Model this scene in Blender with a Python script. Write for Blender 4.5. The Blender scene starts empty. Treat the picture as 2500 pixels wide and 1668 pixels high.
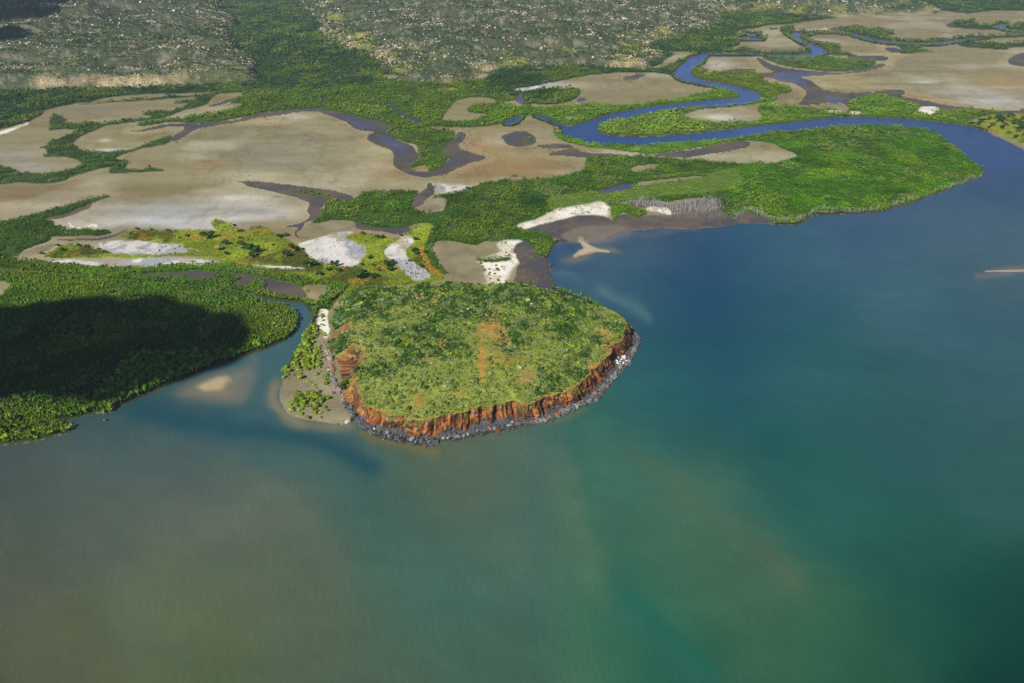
import bpy, math, random
import numpy as np
from mathutils import Vector

# ------------------------------------------------------------------ camera, light, exposure
SC = bpy.context.scene
COL = SC.collection
H = 350.0                      # flying height of the camera above the sea
FPX = 1944.0                   # focal length in pixels of the 2500 wide photograph (28 mm on 36 mm)
PITCH = math.radians(29.1)
cam_d = bpy.data.cameras.new('camera')
cam_d.lens = 28.0; cam_d.sensor_width = 36.0
cam_d.clip_start = 1.0; cam_d.clip_end = 40000.0
cam = bpy.data.objects.new('camera', cam_d); COL.objects.link(cam)
cam.location = (0, 0, H); cam.rotation_euler = (math.pi / 2 - PITCH, 0, 0)
SC.camera = cam

SUN_EL = math.radians(40); SUN_H = Vector((-0.47, -0.88, 0)).normalized()
TO_SUN = Vector((SUN_H.x * math.cos(SUN_EL), SUN_H.y * math.cos(SUN_EL), math.sin(SUN_EL)))
world = bpy.data.worlds.new('World'); SC.world = world; world.use_nodes = True
wn = world.node_tree.nodes; wl = world.node_tree.links
sky = wn.new('ShaderNodeTexSky'); sky.sky_type = 'NISHITA'; sky.sun_disc = False
sky.sun_elevation = SUN_EL; sky.sun_rotation = math.atan2(TO_SUN.x, TO_SUN.y)
sky.altitude = 300.0; sky.air_density = 1.0; sky.dust_density = 0.3; sky.ozone_density = 2.0
bg = wn['Background']; bg.inputs[1].default_value = 0.062
wl.new(sky.outputs[0], bg.inputs[0])
sun_d = bpy.data.lights.new('sun', 'SUN'); sun_d.energy = 5.0; sun_d.angle = math.radians(0.5)
sun_d.color = (1.0, 0.93, 0.82)
sun = bpy.data.objects.new('sun', sun_d); COL.objects.link(sun)
sun.rotation_euler = TO_SUN.to_track_quat('Z', 'Y').to_euler(); sun.location = (0, 0, 900)
SC.view_settings.view_transform = 'Standard'; SC.view_settings.look = 'None'
SC.view_settings.exposure = -0.12; SC.view_settings.gamma = 1.0; SC.view_settings.use_curve_mapping = False
SC.cycles.max_bounces = 5; SC.cycles.diffuse_bounces = 2; SC.cycles.glossy_bounces = 2
SC.cycles.transmission_bounces = 2; SC.cycles.volume_bounces = 0; SC.cycles.transparent_max_bounces = 4

rng = np.random.default_rng(7)
random.seed(7)

# ------------------------------------------------------------------ maths helpers
CP, SP = math.cos(PITCH), math.sin(PITCH)
def unproj(u, v, z=0.0):
    u = np.asarray(u, float); v = np.asarray(v, float)
    a = (u - 1250.0) / FPX; b = (834.0 - v) / FPX
    dy = CP + b * SP; dz = -SP + b * CP
    t = (z - H) / dz
    return a * t, dy * t
def proj(x, y, z=0.0):
    x = np.asarray(x, float); y = np.asarray(y, float); z = np.asarray(z, float) - H
    d = y * CP - z * SP; up = y * SP + z * CP
    return 1250.0 + FPX * x / d, 834.0 - FPX * up / d
def hash2(ix, iy, s):
    h = (ix.astype(np.int64) * 374761393 + iy.astype(np.int64) * 668265263 + s * 974711) & 0xffffffff
    h = ((h ^ (h >> 13)) * 1274126177) & 0xffffffff
    h = ((h ^ (h >> 16)) * 2246822519) & 0xffffffff
    return ((h ^ (h >> 15)) & 0xffffff) / float(0xffffff)
def vn(x, y, s=0):
    x = np.asarray(x, float); y = np.asarray(y, float)
    ix = np.floor(x); iy = np.floor(y); fx = x - ix; fy = y - iy
    fx = fx * fx * (3 - 2 * fx); fy = fy * fy * (3 - 2 * fy)
    ix = ix.astype(np.int64); iy = iy.astype(np.int64)
    a = hash2(ix, iy, s); b = hash2(ix + 1, iy, s); c = hash2(ix, iy + 1, s); d = hash2(ix + 1, iy + 1, s)
    return (a + (b - a) * fx) * (1 - fy) + (c + (d - c) * fx) * fy
def fbm(x, y, o=4, s=0):                       # about 0..1, mean .5
    r = 0.0; amp = 0.5; tot = 0.0
    for i in range(o):
        r = r + amp * vn(x * 2 ** i + 17.3 * i, y * 2 ** i - 9.1 * i, s + i * 31); tot += amp; amp *= 0.5
    return r / tot
def ss(a, b, x):
    t = np.clip((x - a) / (b - a), 0, 1); return t * t * (3 - 2 * t)
def lin(c):
    c = np.asarray(c, float) / 255.0
    return np.where(c <= 0.04045, c / 12.92, ((c + 0.055) / 1.055) ** 2.4)
def chaikin(p, n=2):
    p = np.asarray(p, float)
    for _ in range(n):
        q = np.roll(p, -1, 0)
        p = np.stack([p * .75 + q * .25, p * .25 + q * .75], 1).reshape(-1, 2)
    return p
def sdf(P, poly):                              # signed distance, positive inside
    out = np.full(len(P), 1e9); ins = np.zeros(len(P), bool)
    A = poly; B = np.roll(poly, -1, 0)
    px, py = P[:, 0], P[:, 1]
    for (ax, ay), (bx, by) in zip(A, B):
        ex, ey = bx - ax, by - ay; L = ex * ex + ey * ey
        if L < 1e-9: continue
        wx, wy = px - ax, py - ay
        t = np.clip((wx * ex + wy * ey) / L, 0, 1)
        d = (wx - ex * t) ** 2 + (wy - ey * t) ** 2
        np.minimum(out, d, out=out)
        c = (ay > py) != (by > py)
        if ey != 0: ins ^= c & (px < ax + ex * (py - ay) / ey)
    out = np.sqrt(out)
    return np.where(ins, out, -out)

# photograph crops used to survey the coast outlines: name -> origin and scale
CR = {'F': (0, 0, .94), 'c1': (0, 0, 3.357), 'c2': (600, 0, 3.357), 'c3': (1200, 0, 3.357), 'c4': (1800, 0, 3.357),
      'c5': (0, 300, 3.357), 'c6': (600, 300, 3.357), 'c7': (1200, 300, 3.357), 'c8': (1800, 300, 3.357),
      'z1': (0, 620, 4.7), 'z2': (0, 820, 4.7), 'z3': (400, 620, 4.7), 'z4': (500, 800, 4.7), 'z5': (800, 640, 5.875),
      'z6': (1180, 640, 5.595), 'z7': (780, 860, 5.875), 'z8': (1150, 780, 5.222), 'A': (0, 1000, 1.88),
      'B': (1250, 1000, 1.88), 'g': (400, 520, 5.875), 'd': (1500, 450, 5.875), 'p': (0, 0, 1)}
def R(s):
    """'c1 x,y x,y c5 x,y ...' -> survey points"""
    out = []; o = None
    for w in s.split():
        if w in CR: o = CR[w]; continue
        x, y = w.split(','); out.append((o[0] + float(x) / o[2], o[1] + float(y) / o[2]))
    return np.array(out)

# ------------------------------------------------------------------ surveyed outlines
SEA = R("""z2 -900,1330 -300,1290 0,1255 200,1240 420,1210 600,1160 780,1140 850,1080 720,1010 640,970 800,960 960,930 1060,890
1250,890 1300,835 1420,800 1550,745 1700,680 1830,605 2000,535 2200,450 2340,400 z3 330,1390 560,1310 740,1250 900,1190 1040,1140
1160,1100 1390,1010 1470,950 1530,860 1560,780 1550,700 1480,650 1400,615 1280,590 1400,565 1560,600 1660,645 1720,690 1690,790 1650,900
1640,990 1590,1040 1510,1140 1440,1230 1390,1310 1370,1390 z4 905,520 890,620 870,720 860,820 890,920 970,1000 1130,1050 1350,1085
1500,1110 1600,1120 1680,1090 p 880,1020 940,1040 1000,1060 1100,1050 1250,1020 1400,970 1500,900 1520,830 1500,790 1470,750 1400,720
1352,706 1353,686 1348,665 1335,651 1341,640 1352,672 1337,651 1334,631 1346,610 1358,592 1385,590 1400,592 1453,593 1498,577 1537,559 1552,563 1572,563 1617,557 1676,560
1751,557 1795,548 1826,546 c8 90,830 150,825 250,835 350,845 470,840 560,815 610,770 680,755 900,750 1050,745 1200,730 1260,700
1400,680 1480,640 1600,600 1750,540 1900,480 2000,455 2035,410 2000,370 1900,300 1800,215 1700,130 1600,75 1430,35 1230,25 c4 1300,985
1400,980 1600,1000 1750,1015 1900,1040 2000,1070 2150,1130 2250,1180 2350,1240 2700,1420 p 4200,700 4200,3600 -3000,3600 -3000,1100""")
RIVER = R("""c8 1640,85 1430,35 1230,25 1000,25 760,45 560,65 300,80 120,110 0,118 c7 2130,112 2000,132 1750,160 1500,168 1300,185
1100,185 860,180 760,150 620,115 580,90 c3 575,1060 570,1025 640,1042 700,1025 830,985 950,945 1100,910 1300,880 1500,852 1750,830
1900,817 2030,800 2042,782 1990,755 1850,722 1700,695 1560,670 1500,635 1490,605 1530,555 1600,510 1612,480 1680,455 1760,440
1850,442 1860,450 1770,452 1740,490 1730,520 1640,570 1625,612 1700,650 1850,680 2000,710 2120,740 2200,775 2215,800 2200,830 2100,850
1950,870 1750,885 1550,900 1400,915 1250,950 1050,985 920,1015 860,1050 870,1085 950,1110 1100,1125 1300,1125 1550,1108 1800,1082
2000,1057 2200,1030 c4 0,1055 200,1035 400,1010 600,985 800,965 1000,962 1200,970 1400,980 1600,1000 1750,1015 1800,1060""")
UPPER = R("""c3 1740,440 2000,437 2300,446 c4 200,449 400,455 540,452 610,440 620,425 600,395 520,355 450,315 420,290 440,278 520,268
545,275 512,290 505,310 560,345 640,380 700,400 740,425 735,445 660,462 600,472 400,466 200,461 c3 2300,457 2000,452 1740,453""")
CREEK = R("""z3 1600,560 1660,645 1610,650 1480,650 1400,615 1280,590 1180,560 1060,530 900,490 700,450 540,415 300,395 0,372
z1 1900,375 1600,345 1300,325 1000,295 700,262 400,232 -300,195 -300,172 400,222 750,248 1050,278 1300,308 1600,333 1900,362 2350,405 z3
760,435 1000,480 1250,530 1400,560""")
PONDS = [R(s) for s in [
 "c4 905,278 960,278 1080,308 1200,338 1330,350 1500,357 1650,353 1800,328 1900,314 2060,306 2060,316 1910,327 1800,349 1640,373 1400,371 1200,359 1060,330 950,300",
 "c4 2110,215 2150,203 2200,200 2190,235 2280,255 2700,270 2700,285 2280,268 2190,250 2130,235",
 "c3 95,1028 130,988 200,962 255,950 250,965 215,1010 150,1032", "c3 340,940 440,952 540,1005 600,1030 590,1050 540,1030 440,990 370,965",
 "c2 1150,845 1220,862 1232,905 1290,943 1340,958 1430,995 1455,1035 1400,1022 1330,980 1240,932 1190,882",
 "c2 622,800 645,800 652,850 628,846", "c4 50,273 150,283 165,300 110,300 70,290", "c4 -10,316 100,308 215,322 205,334 100,330 -10,330",
 "c6 1670,830 1690,850 1700,890 1680,890 1660,850"]]

NONE = 0
# class table: ground colour, roughness; sheen is wet mud with its blue gloss painted in
GC = {'salt': (150, 141, 102), 'mud': (92, 86, 82), 'sheen': (84, 84, 120), 'sand': (250, 246, 232), 'white': (222, 219, 212), 'bank': (150, 141, 112),
      'grass': (130, 146, 40), 'floor': (50, 62, 24), 'hill': (120, 112, 82), 'orange': (172, 138, 50), 'darkmud': (86, 82, 84), 'greyrock': (190, 190, 188),
      'meadow': (96, 122, 34), 'wetsand': (124, 116, 106)}
# crown colours
BR = (98, 136, 22); MID = (82, 114, 34); DK = (52, 84, 40); LIGHT = (124, 150, 62); OLV = (100, 124, 34); WOOD = (58, 88, 52); FRONT = (70, 106, 28)
# name, class, outline, soft edge px, crown colour, crown density, crown size
PAINT = []
def P(cls, s, soft=3.0, tint=None, dens=0.0, size=1.0): PAINT.append((cls, chaikin(R(s)), soft * (1.9 if cls == 'floor' and soft < 5 else 1.0), tint, dens, size))
# -- woodland and mangrove country
P('floor', "p -900,-300 3300,-300 3300,-20 2150,35 1900,45 1640,130 1600,175 1200,180 700,190 0,235 -900,250", 6, WOOD, 1, 1.1)
P('floor', "c2 -30,120 -30,720 400,720 900,700 1150,690 1080,540 780,420 640,330 520,120 450,-100 -150,-100", 6, WOOD, 1, 1.2)
P('floor', "c1 -400,745 350,728 900,730 1500,705 2100,670 2350,600 2450,640 2350,775 2100,765 1850,765 1720,760 1500,775 1250,775 1000,790 780,825 760,845 640,850 500,880 360,910 365,930 280,985 150,1035 -400,1150", 3, DK, 1, 1.15)
P('floor', "c2 -30,640 400,560 800,560 1100,640 1500,700 2000,650 2350,590 2350,960 2260,955 2200,960 2130,990 2100,1030 1900,1050 1700,1050 1500,1045 1500,1060 1700,1070 1720,1130 1640,1200 1600,1270 1700,1290 1620,1340 c6 1600,390 1480,415 1500,385 1480,340 1400,370 1310,380 1400,340 1420,250 1420,190 1250,150 1130,70 c2 1190,1040 1100,1015 900,960 700,910 560,895 200,920 0,960 -30,970", 3, MID, 1)
P('floor', "c3 -50,560 400,560 1000,560 1380,580 1560,490 1700,430 1760,440 1610,480 1600,510 1500,570 1490,620 1560,675 1700,700 1650,705 1480,640 1440,610 1250,600 1050,600 850,615 700,640 560,670 400,700 280,730 150,730 240,790 0,820 -50,820", 3, DK, 1)
P('floor', "c3 -20,865 60,870 200,885 330,900 500,880 640,870 850,850 1000,870 1250,862 1350,845 1360,825 1500,825 1600,800 1850,735 1990,755 2045,785 2030,805 1900,825 1500,852 1100,910 830,990 700,1030 640,1040 545,1015 440,960 340,945 250,950 130,985 100,1020 0,1030 -20,1030", 3, (98, 138, 30), .95)
P('floor', "c2 -60,640 200,640 500,560 900,560 1150,690 800,720 400,740 100,760 -60,720", 8, WOOD, 1, 1.1)
P('floor', "c1 1600,790 1660,790 1720,770 2100,700 2350,680 2350,750 2050,760 1800,770 1740,800 1720,845 1630,885 1480,920 1390,965 1230,990 1060,1015 900,1030 800,1065 690,1110 610,1160 600,1210 680,1245 860,1265 1050,1240 1200,1190 1320,1140 1420,1110 1390,1185 1240,1210 1080,1250 930,1300 960,1330 1070,1340 c5 1010,370 1100,390 1250,380 1370,400 1250,410 1050,415 900,425 890,400 930,370 830,375 700,420 560,460 470,500 350,505 200,495 100,500 0,520 -400,540 -400,355 30,350 60,380 200,410 330,430 470,420 600,385 680,340 640,310 560,290 420,285 340,290 390,265 390,240 370,215 300,205 380,190 440,150 600,100 640,70 560,55 380,70 430,40 640,15 780,5 c1 850,1025 1000,1000 1150,990 1280,960 1160,945 1200,930 1320,915 1400,920 1500,890 1580,850 1420,855 1440,840 1600,830", 2, (70, 100, 48), 1)
P('floor', "c1 620,862 900,836 1150,816 1300,802 1450,785 1650,785 1640,797 1400,814 1150,832 900,845 640,866", 2, DK, .7)
P('floor', "c1 400,1000 440,950 500,950 560,1000 500,1030 420,1050", 3, (74, 92, 50), .5)
P('floor', "c1 1080,1040 1180,1010 1400,985 1600,960 1900,910 2000,870 1950,850 1870,850 1960,810 2100,780 2350,760 2350,910 2150,925 1900,985 1650,1030 1400,1000 1250,1040", 2, MID, 1)
P('floor', "c3 855,1055 900,1020 1050,985 1250,955 1450,920 1700,890 1800,885 1700,905 1580,940 1560,965 1600,985 1730,995 1750,1010 2000,1010 2200,1000 2210,960 2180,900 2200,870 2350,850 2350,1020 2200,1030 1800,1082 1300,1125 950,1110 870,1085", 2, (104, 136, 48), 1, 1.2)
P('floor', "c3 1840,880 2050,860 2100,850 2210,800 2330,790 2350,830 2200,850 2050,875 1850,890", 2, BR, .9)
P('floor', "c3 1630,600 1650,570 1700,580 1800,575 1720,610 1850,600 2000,590 2180,590 2150,640 2100,690 2350,690 2350,830 2210,800 2200,775 2120,740 1850,680 1700,650 1630,615", 2, OLV, .9)
P('floor', "c4 -10,590 150,600 230,640 200,680 300,690 440,720 450,760 300,790 200,810 190,780 120,740 -10,715", 2, OLV, .85)
P('floor', "c4 -10,1010 100,1000 200,990 200,950 150,920 180,900 350,870 480,870 640,890 830,900 900,960 760,975 500,1000 200,1040 -10,1060", 2, (98, 136, 32), .95)
P('floor', "c4 880,962 920,890 890,850 950,810 1080,780 1200,770 1220,800 1300,820 1450,840 1560,860 1470,890 1480,940 1600,950 1640,920 1800,910 2000,920 2200,920 2250,940 2150,960 1960,970 1900,1000 1950,1050 1870,1030 1700,1010 1400,982 1100,967", 2, (96, 134, 34), .95)
P('floor', "c4 200,470 600,460 750,470 900,500 1050,490 1150,510 1120,550 1000,580 850,595 700,590 550,570 400,550 300,520 220,490", 2, (86, 116, 52), .8)
P('floor', "c4 500,285 560,268 800,264 900,280 1000,305 1100,335 1180,350 1100,352 980,310 800,290 640,290 560,320 650,360 780,370 860,385 830,420 900,440 1000,460 900,465 750,455 735,430 700,400 560,345 505,310", 1.5, (84, 108, 52), .9)
P('floor', "c4 820,250 870,225 980,220 1000,240 1150,250 1270,260 1300,290 1180,300 1250,330 1400,340 1650,338 1850,308 2400,286 2400,312 1900,322 1650,357 1330,354 1080,312 960,280 850,265", 1.5, (72, 98, 52), .95)
P('floor', "c4 1260,370 1520,370 1500,400 1640,435 1500,430 1400,450 1310,445 1350,400", 1.5, (84, 106, 50), .7)
P('floor', "c4 1850,390 1780,360 1880,335 2100,325 1900,345 2000,355 2250,360 2400,345 2400,392 2230,390 2200,420 2000,400", 1.5, (70, 90, 44), .75)
P('floor', "c4 1690,200 1850,172 1960,165 1930,200 2100,215 2120,240 2220,255 1950,245 1750,230", 1.5, (64, 86, 46), .8)
P('floor', "c4 425,292 380,300 330,240 420,215 470,230 450,260 560,262 520,270 440,276", 1.5, (74, 98, 50), .8)
P('floor', "c4 -10,405 60,400 160,430 430,430 560,420 540,380 600,398 622,430 545,455 400,455 200,449 -10,440", 1.5, (78, 100, 50), .95)
P('floor', "c4 -10,120 400,140 900,145 700,165 480,190 400,205 240,205 130,240 -10,240", 2, WOOD, 1)
P('floor', "c3 1900,100 2350,110 2350,200 2260,210 2150,240 2020,240 2010,310 2060,370 1930,400 1900,430 1700,440 1500,420 1380,400 1340,340 1850,160", 3, (60, 92, 44), 1)
P('floor', "c4 1500,50 1720,100 1900,120 2000,95 2300,95 2700,80 2700,-60 1500,-60", 4, WOOD, 1)
P('floor', "c4 2200,235 2350,180 2700,170 2700,268 2300,258", 2, (62, 84, 46), .9)
# -- the big promontory on the right
P('floor', "c6 1800,560 1900,510 2100,480 2200,440 2350,490 c7 90,480 180,440 250,460 250,495 420,470 700,425 780,380 760,330 800,270 1000,280 1300,280 1500,300 2000,340 2350,330 2350,700 2250,800 2100,790 1970,790 1900,740 1850,680 1800,620 1500,640 1440,660 1300,640 1070,645 1050,700 950,680 860,660 780,675 560,710 460,745 380,795 200,840 230,870 350,905 450,920 530,960 490,1030 430,1110 370,1090 330,1010 260,970 50,990 -60,975 c6 1900,1020 1730,980 1600,970 1540,1000 1530,1100 1620,1200 1650,1280 1600,1230 1480,1100 1470,1000 1480,930 1560,830 1400,830 1330,870 1200,870 1000,870 920,850 880,810 700,800 560,840 530,810 620,790 640,690 700,630 780,620 860,650 900,610 1000,570 1200,570 1440,560 1370,640 1360,710 1450,740 1600,740 1640,680 1480,620 1700,590", 2, (72, 108, 32), 1, 1.0)
P('floor', "c7 -30,600 400,560 500,640 420,730 200,840 -30,880", 10, (58, 96, 30), 1)
P('floor', "c7 2350,80 2130,112 2000,130 1750,160 1500,168 1300,185 1100,185 860,180 760,150 620,115 580,90 480,60 540,140 700,190 860,215 1100,240 1290,265 1360,260 1520,235 1760,205 1980,150 2350,150", 2, (100, 142, 34), .95)
P('floor', "c7 440,640 520,590 860,570 1130,545 1250,510 1700,470 1900,370 2150,380 2350,440 2350,520 1900,570 1500,600 1300,620 1070,640 950,680 700,690 470,740", 7, (116, 148, 52), .75, .7)
P('floor', "c8 120,110 300,80 560,60 760,45 1000,25 1430,35 1600,75 1700,130 1800,215 1900,300 2000,370 2035,410 2010,450 1900,475 1750,535 1600,593 1480,632 1400,672 1260,692 1200,718 1050,735 900,738 680,725 610,755 560,795 470,820 350,825 250,815 150,800 60,720 0,690 -60,640 -60,570 0,540 60,480 0,400 -30,350 350,330 500,285 440,245 340,205 320,180 120,150 -60,150 -60,120", 3, (74, 120, 12), 1, 1.0)
P('floor', "c8 500,160 900,60 1300,80 1350,200 1100,340 900,260 600,270", 14, (74, 112, 34), 1, 1.1)
P('floor', "c8 440,470 560,400 800,390 900,450 700,470 500,500", 10, (96, 142, 20), 1)
P('floor', "c7 950,660 1050,665 1250,720 1280,760 1200,790 1100,750 1050,740 1040,800 1000,830 980,760", 2, (84, 124, 28), 1, .9)
# -- left country
P('floor', "c5 -400,860 0,830 100,810 300,760 420,720 640,670 720,640 910,600 900,622 760,662 620,730 480,770 350,790 450,830 420,850 550,880 760,885 920,900 900,930 600,940 400,940 430,970 330,1000 180,1060 140,1115 -400,1130", 2, (72, 104, 38), 1)
P('floor', "c5 -500,1110 140,1115 300,1160 600,1180 700,1200 1050,1225 1300,1200 1500,1180 1900,1165 2350,1225 z3 1000,155 1330,205 1600,265 1950,300 2120,370 2110,450 1990,500 1960,600 1870,680 1740,700 1700,780 1640,990 1510,1140 1370,1390 330,1400 z2 2340,410 2000,540 1830,610 1700,690 1420,800 1300,840 1250,890 1060,890 960,930 800,960 640,970 720,1010 850,1080 780,1140 600,1160 420,1210 200,1240 0,1255 -1200,1330 -1400,0", 2, (90, 128, 40), 1, .95)
P('floor', "z1 -900,640 0,700 400,600 1000,580 1700,620 2200,680 z3 200,760 700,900 1200,900 1550,760 1480,960 1000,1160 330,1400 z2 1700,700 900,960 -900,1330", 20, FRONT, 1, 1.1)
P('mud', "z3 -500,255 0,232 300,213 620,215 880,250 1130,280 1310,330 1560,355 1645,500 1600,540 1420,520 1250,485 1190,455 1150,430 1180,370 1150,330 1050,325 960,395 880,405 740,365 870,310 820,290 650,245 560,310 520,345 300,325 260,280 0,300 -150,295", 2)
P('salt', "z3 1572,358 1800,360 1970,410 1850,470 1800,550 1740,580 1600,525 1640,490", 2)
for s in ["z1 -200,340 0,330 80,320 100,350 240,335 120,400 60,480 0,520 -200,540", "z1 790,400 880,385 980,405 900,420", "z1 1230,490 1290,460 1380,460 1420,500 1330,500", "z1 1500,525 1560,500 1700,505 1810,525 1780,545 1620,540", "z1 1930,535 2000,520 2120,550 2020,558", "z1 480,335 570,318 565,335"]:
    P('salt', s, 1.5)
P('mud', "c5 350,790 480,770 620,730 760,660 790,670 640,750 480,800", 2)
P('mud', "c5 430,965 700,960 930,935 1000,895 1080,870 960,935 900,960 780,975 560,975", 3)
# -- sandbank beside the headland
P('bank', "z4 1240,110 1330,60 1400,310 1420,440 1450,640 1560,830 1640,1010 1700,1110 1500,1112 1100,1060 900,1010 830,930 770,840 790,720 860,600 900,520 1050,380 1200,250", 4)
P('sand', "z3 1790,640 1880,640 1900,700 1870,730 1890,800 1900,860 1880,960 1830,990 1820,900 1770,850 1765,740", 3)
# -- grassland
P('grass', "c5 960,940 1060,900 1250,880 1300,905 1500,885 1650,880 1800,900 1720,850 1730,815 1780,790 1900,840 2000,900 2350,930 2350,1210 2100,1175 1980,1160 1700,1165 1450,1180 1250,1205 1050,1220 900,1185 1050,1170 1300,1150 1700,1150 1900,1140 1700,1110 1450,1095 1100,1120 830,1110 480,1120 340,1110 420,1060 520,1000 620,1000 770,1040 960,1090 1250,1090 1500,1080 1560,1050 1680,1070 1600,1040 1470,1030 1500,1000 1300,985 1150,970", 3)
P('grass', "c6 -20,900 200,900 350,960 400,1000 620,1150 800,1190 900,1200 1000,1040 810,950 950,905 1240,970 1300,930 1380,850 1560,830 1490,950 1470,1080 1620,1260 1660,1290 1500,1330 1300,1343 900,1360 600,1310 300,1250 -20,1200", 3)
P('grass', "c5 2040,860 2150,850 2260,920 2330,980 2200,930 2050,890", 2)
P('grass', "z5 300,330 480,320 560,400 300,480 120,600 60,700 20,640 200,480", 3)
P('white', "c6 460,990 560,960 650,930 780,905 900,900 830,930 810,950 900,990 1010,1035 980,1090 900,1180 820,1190 700,1180 560,1130 490,1090 500,1050 420,1000", 6)
P('white', "c6 1240,970 1330,920 1400,960 1380,1000 1310,1040 1330,1130 1440,1180 1530,1270 1450,1295 1350,1295 1250,1180 1150,1100 1135,1060 1200,1000", 6)
P('greyrock', "c6 1290,1130 1440,1180 1535,1275 1450,1298 1350,1298 1250,1180", 5)
P('white', "c5 800,1000 900,970 1150,970 1350,1000 1500,1005 1470,1030 1570,1060 1500,1080 1250,1090 1100,1088 960,1085 860,1060", 6)
P('white', "c5 380,1150 480,1125 600,1130 830,1150 950,1150 1150,1115 1450,1108 1700,1135 1850,1160 1700,1175 1480,1165 1280,1190 1050,1180 860,1185 640,1165", 6)
P('white', "c6 30,1165 180,1180 380,1185 500,1195 470,1215 200,1205 60,1185", 6)
P('sand', "c5 540,805 640,880 820,860 780,830 680,870 600,880", 2)
P('bank', "c5 130,1110 200,1060 330,1010 440,990 460,1010 380,1060 240,1110", 3)
P('orange', "c6 1430,1000 1460,990 1470,1100 1530,1170 1600,1250 1620,1290 1500,1230 1430,1140", 4)
# -- salt flats laid over the mangrove country
P('salt', "c2 1590,1000 1640,930 1700,850 1720,830 1850,805 2000,800 2080,840 2000,860 1820,880 1810,920 1880,930 2000,940 1900,990 1800,1002", 2)
P('salt', "c3 20,820 90,838 210,830 230,860 330,862 480,867 620,855 700,815 728,770 702,735 640,722 480,730 340,736 280,728 400,700 560,670 700,640 850,615 1050,600 1250,600 1440,610 1480,640 1650,690 1840,735 1750,760 1600,800 1500,825 1370,825 1350,845 1200,862 1000,870 850,845 700,868 500,885 330,885 200,875 60,850", 2)
P('white', "c3 150,735 280,728 400,700 560,670 640,660 500,700 360,735 240,760", 4)
P('floor', "c3 250,800 300,760 340,748 480,733 640,723 700,738 726,775 700,812 600,850 480,866 340,860 260,830", 2, (58, 92, 34), 1, 1.3)
P('floor', "c3 -10,738 150,735 235,780 200,800 0,818", 2, (66, 98, 40), 1, 1.2)
P('salt', "c3 580,960 700,958 720,980 640,992", 2)
P('salt', "c3 1670,560 1700,530 1780,470 1950,458 2150,458 2200,500 2210,540 2280,580 2360,580 2360,606 2200,600 2100,560 1850,590 1800,572", 2)
P('mud', "c3 1810,605 2000,565 2180,565 2150,590 1900,602", 2)
P('salt', "c3 1560,965 1590,935 1700,905 1850,885 2100,878 2180,900 2220,960 2200,1000 1980,1010 1750,1010 1720,995 1600,985", 2)
P('salt', "c3 1440,430 1600,424 1640,434 1500,446", 1.5)
P('salt', "c2 1270,800 1340,788 1360,803 1300,812", 1.5)
P('grass', "c2 1560,735 1640,722 1760,730 1700,760 1600,765", 2)
P('salt', "c7 1640,285 1800,260 2110,207 2130,153 2350,165 c8 120,150 320,180 340,210 440,245 490,280 350,320 0,350 c7 2000,340 1780,318", 2)
P('mud', "c7 410,270 600,220 690,220 760,250 1100,265 1060,280 880,285 700,290 600,270", 2)
P('mud', "c7 350,190 500,178 640,178 690,215 560,215 420,215", 2)
P('mud', "c7 65,120 140,90 220,70 300,75 390,155 330,192 170,205 120,170", 4)
P('floor', "c7 250,140 300,132 340,150 290,165", 2, OLV, .7)
P('mud', "c7 1295,277 1380,255 1520,240 1750,210 1980,155 2125,155 2110,207 2000,225 1800,260 1640,285 1580,295 1450,287", 1.5)
P('sheen', "c7 850,567 1000,530 1130,505 1185,508 1150,537 1000,577 880,587", 2)
P('bank', "c7 1170,505 1300,478 1600,453 1740,445 1700,467 1400,492 1200,527", 1.5)
P('salt', "c7 1110,402 1190,355 1360,345 1360,370 1300,390 1200,420", 1.5)
P('meadow', "c7 1120,460 1420,430 1600,410 1900,372 1850,392 1650,422 1440,445", 2)
# -- mud lagoons
P('mud', "c2 -40,968 200,920 560,895 700,908 900,958 1150,1010 1190,1040 1130,1080 c6 1250,150 1400,200 1420,340 1310,380 1480,415 1620,340 1700,290 1600,270 1640,180 1720,130 1730,70 1820,95 1780,150 1735,210 1850,250 1965,285 1978,300 1850,330 1700,400 1600,440 1470,457 1380,437 1260,397 1200,352 1220,300 1210,240 1120,200 1010,160 988,112 1070,75 980,75 900,60 830,5 c2 820,1000 700,958 600,920 560,917 300,935 0,985 -100,1020", 1.5)
P('sheen', "c6 1080,90 1180,120 1300,200 1330,255 1250,230 1120,160", 6)
P('sheen', "c2 790,955 920,1000 1080,1050 940,1070 880,1020", 6)
P('sheen', "c2 -10,962 200,928 560,900 600,915 300,930 0,980", 5)
P('floor', "c6 1250,150 1420,190 1420,250 1400,340 1310,380 1400,370 1480,340 1500,385 1480,415 1600,390 1620,330 1600,270 1640,180 1720,130 1700,80 1500,60 1250,60", 3, MID, .8)
P('mud', "c1 2400,915 2150,930 1950,990 1800,1000 1650,1030 1520,1010 1300,1030 1120,1080 1030,1070 1150,1090 1400,1040 1530,1040 1480,1090 1420,1112 1390,1170 1440,1170 1560,1090 1650,1050 1960,1010 2100,970 2400,938", 1.5)
P('mud', "c1 1680,878 1780,855 1900,810 2050,770 2100,765 1950,815 1850,850 1780,878", 1.5)
P('mud', "c5 1915,475 2020,490 c6 0,485 200,495 450,530 680,550 790,580 890,620 850,660 790,660 760,620 690,630 630,690 630,740 610,790 520,810 470,845 460,880 410,912 440,960 395,930 410,890 440,860 300,862 460,830 525,780 500,705 530,670 480,640 300,590 0,520 c5 1990,520 2030,510", 1.5)
P('floor', "c6 280,550 450,570 640,585 770,620 760,635 600,605 400,580", 1.5, OLV, .8)
P('mud', "c6 1370,640 1400,590 1480,560 1500,480 1560,540 1555,590 1470,640 1440,690 1350,712", 2)
P('white', "c6 1540,560 1570,500 1650,520 1800,540 1700,570 1600,590", 5)
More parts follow.
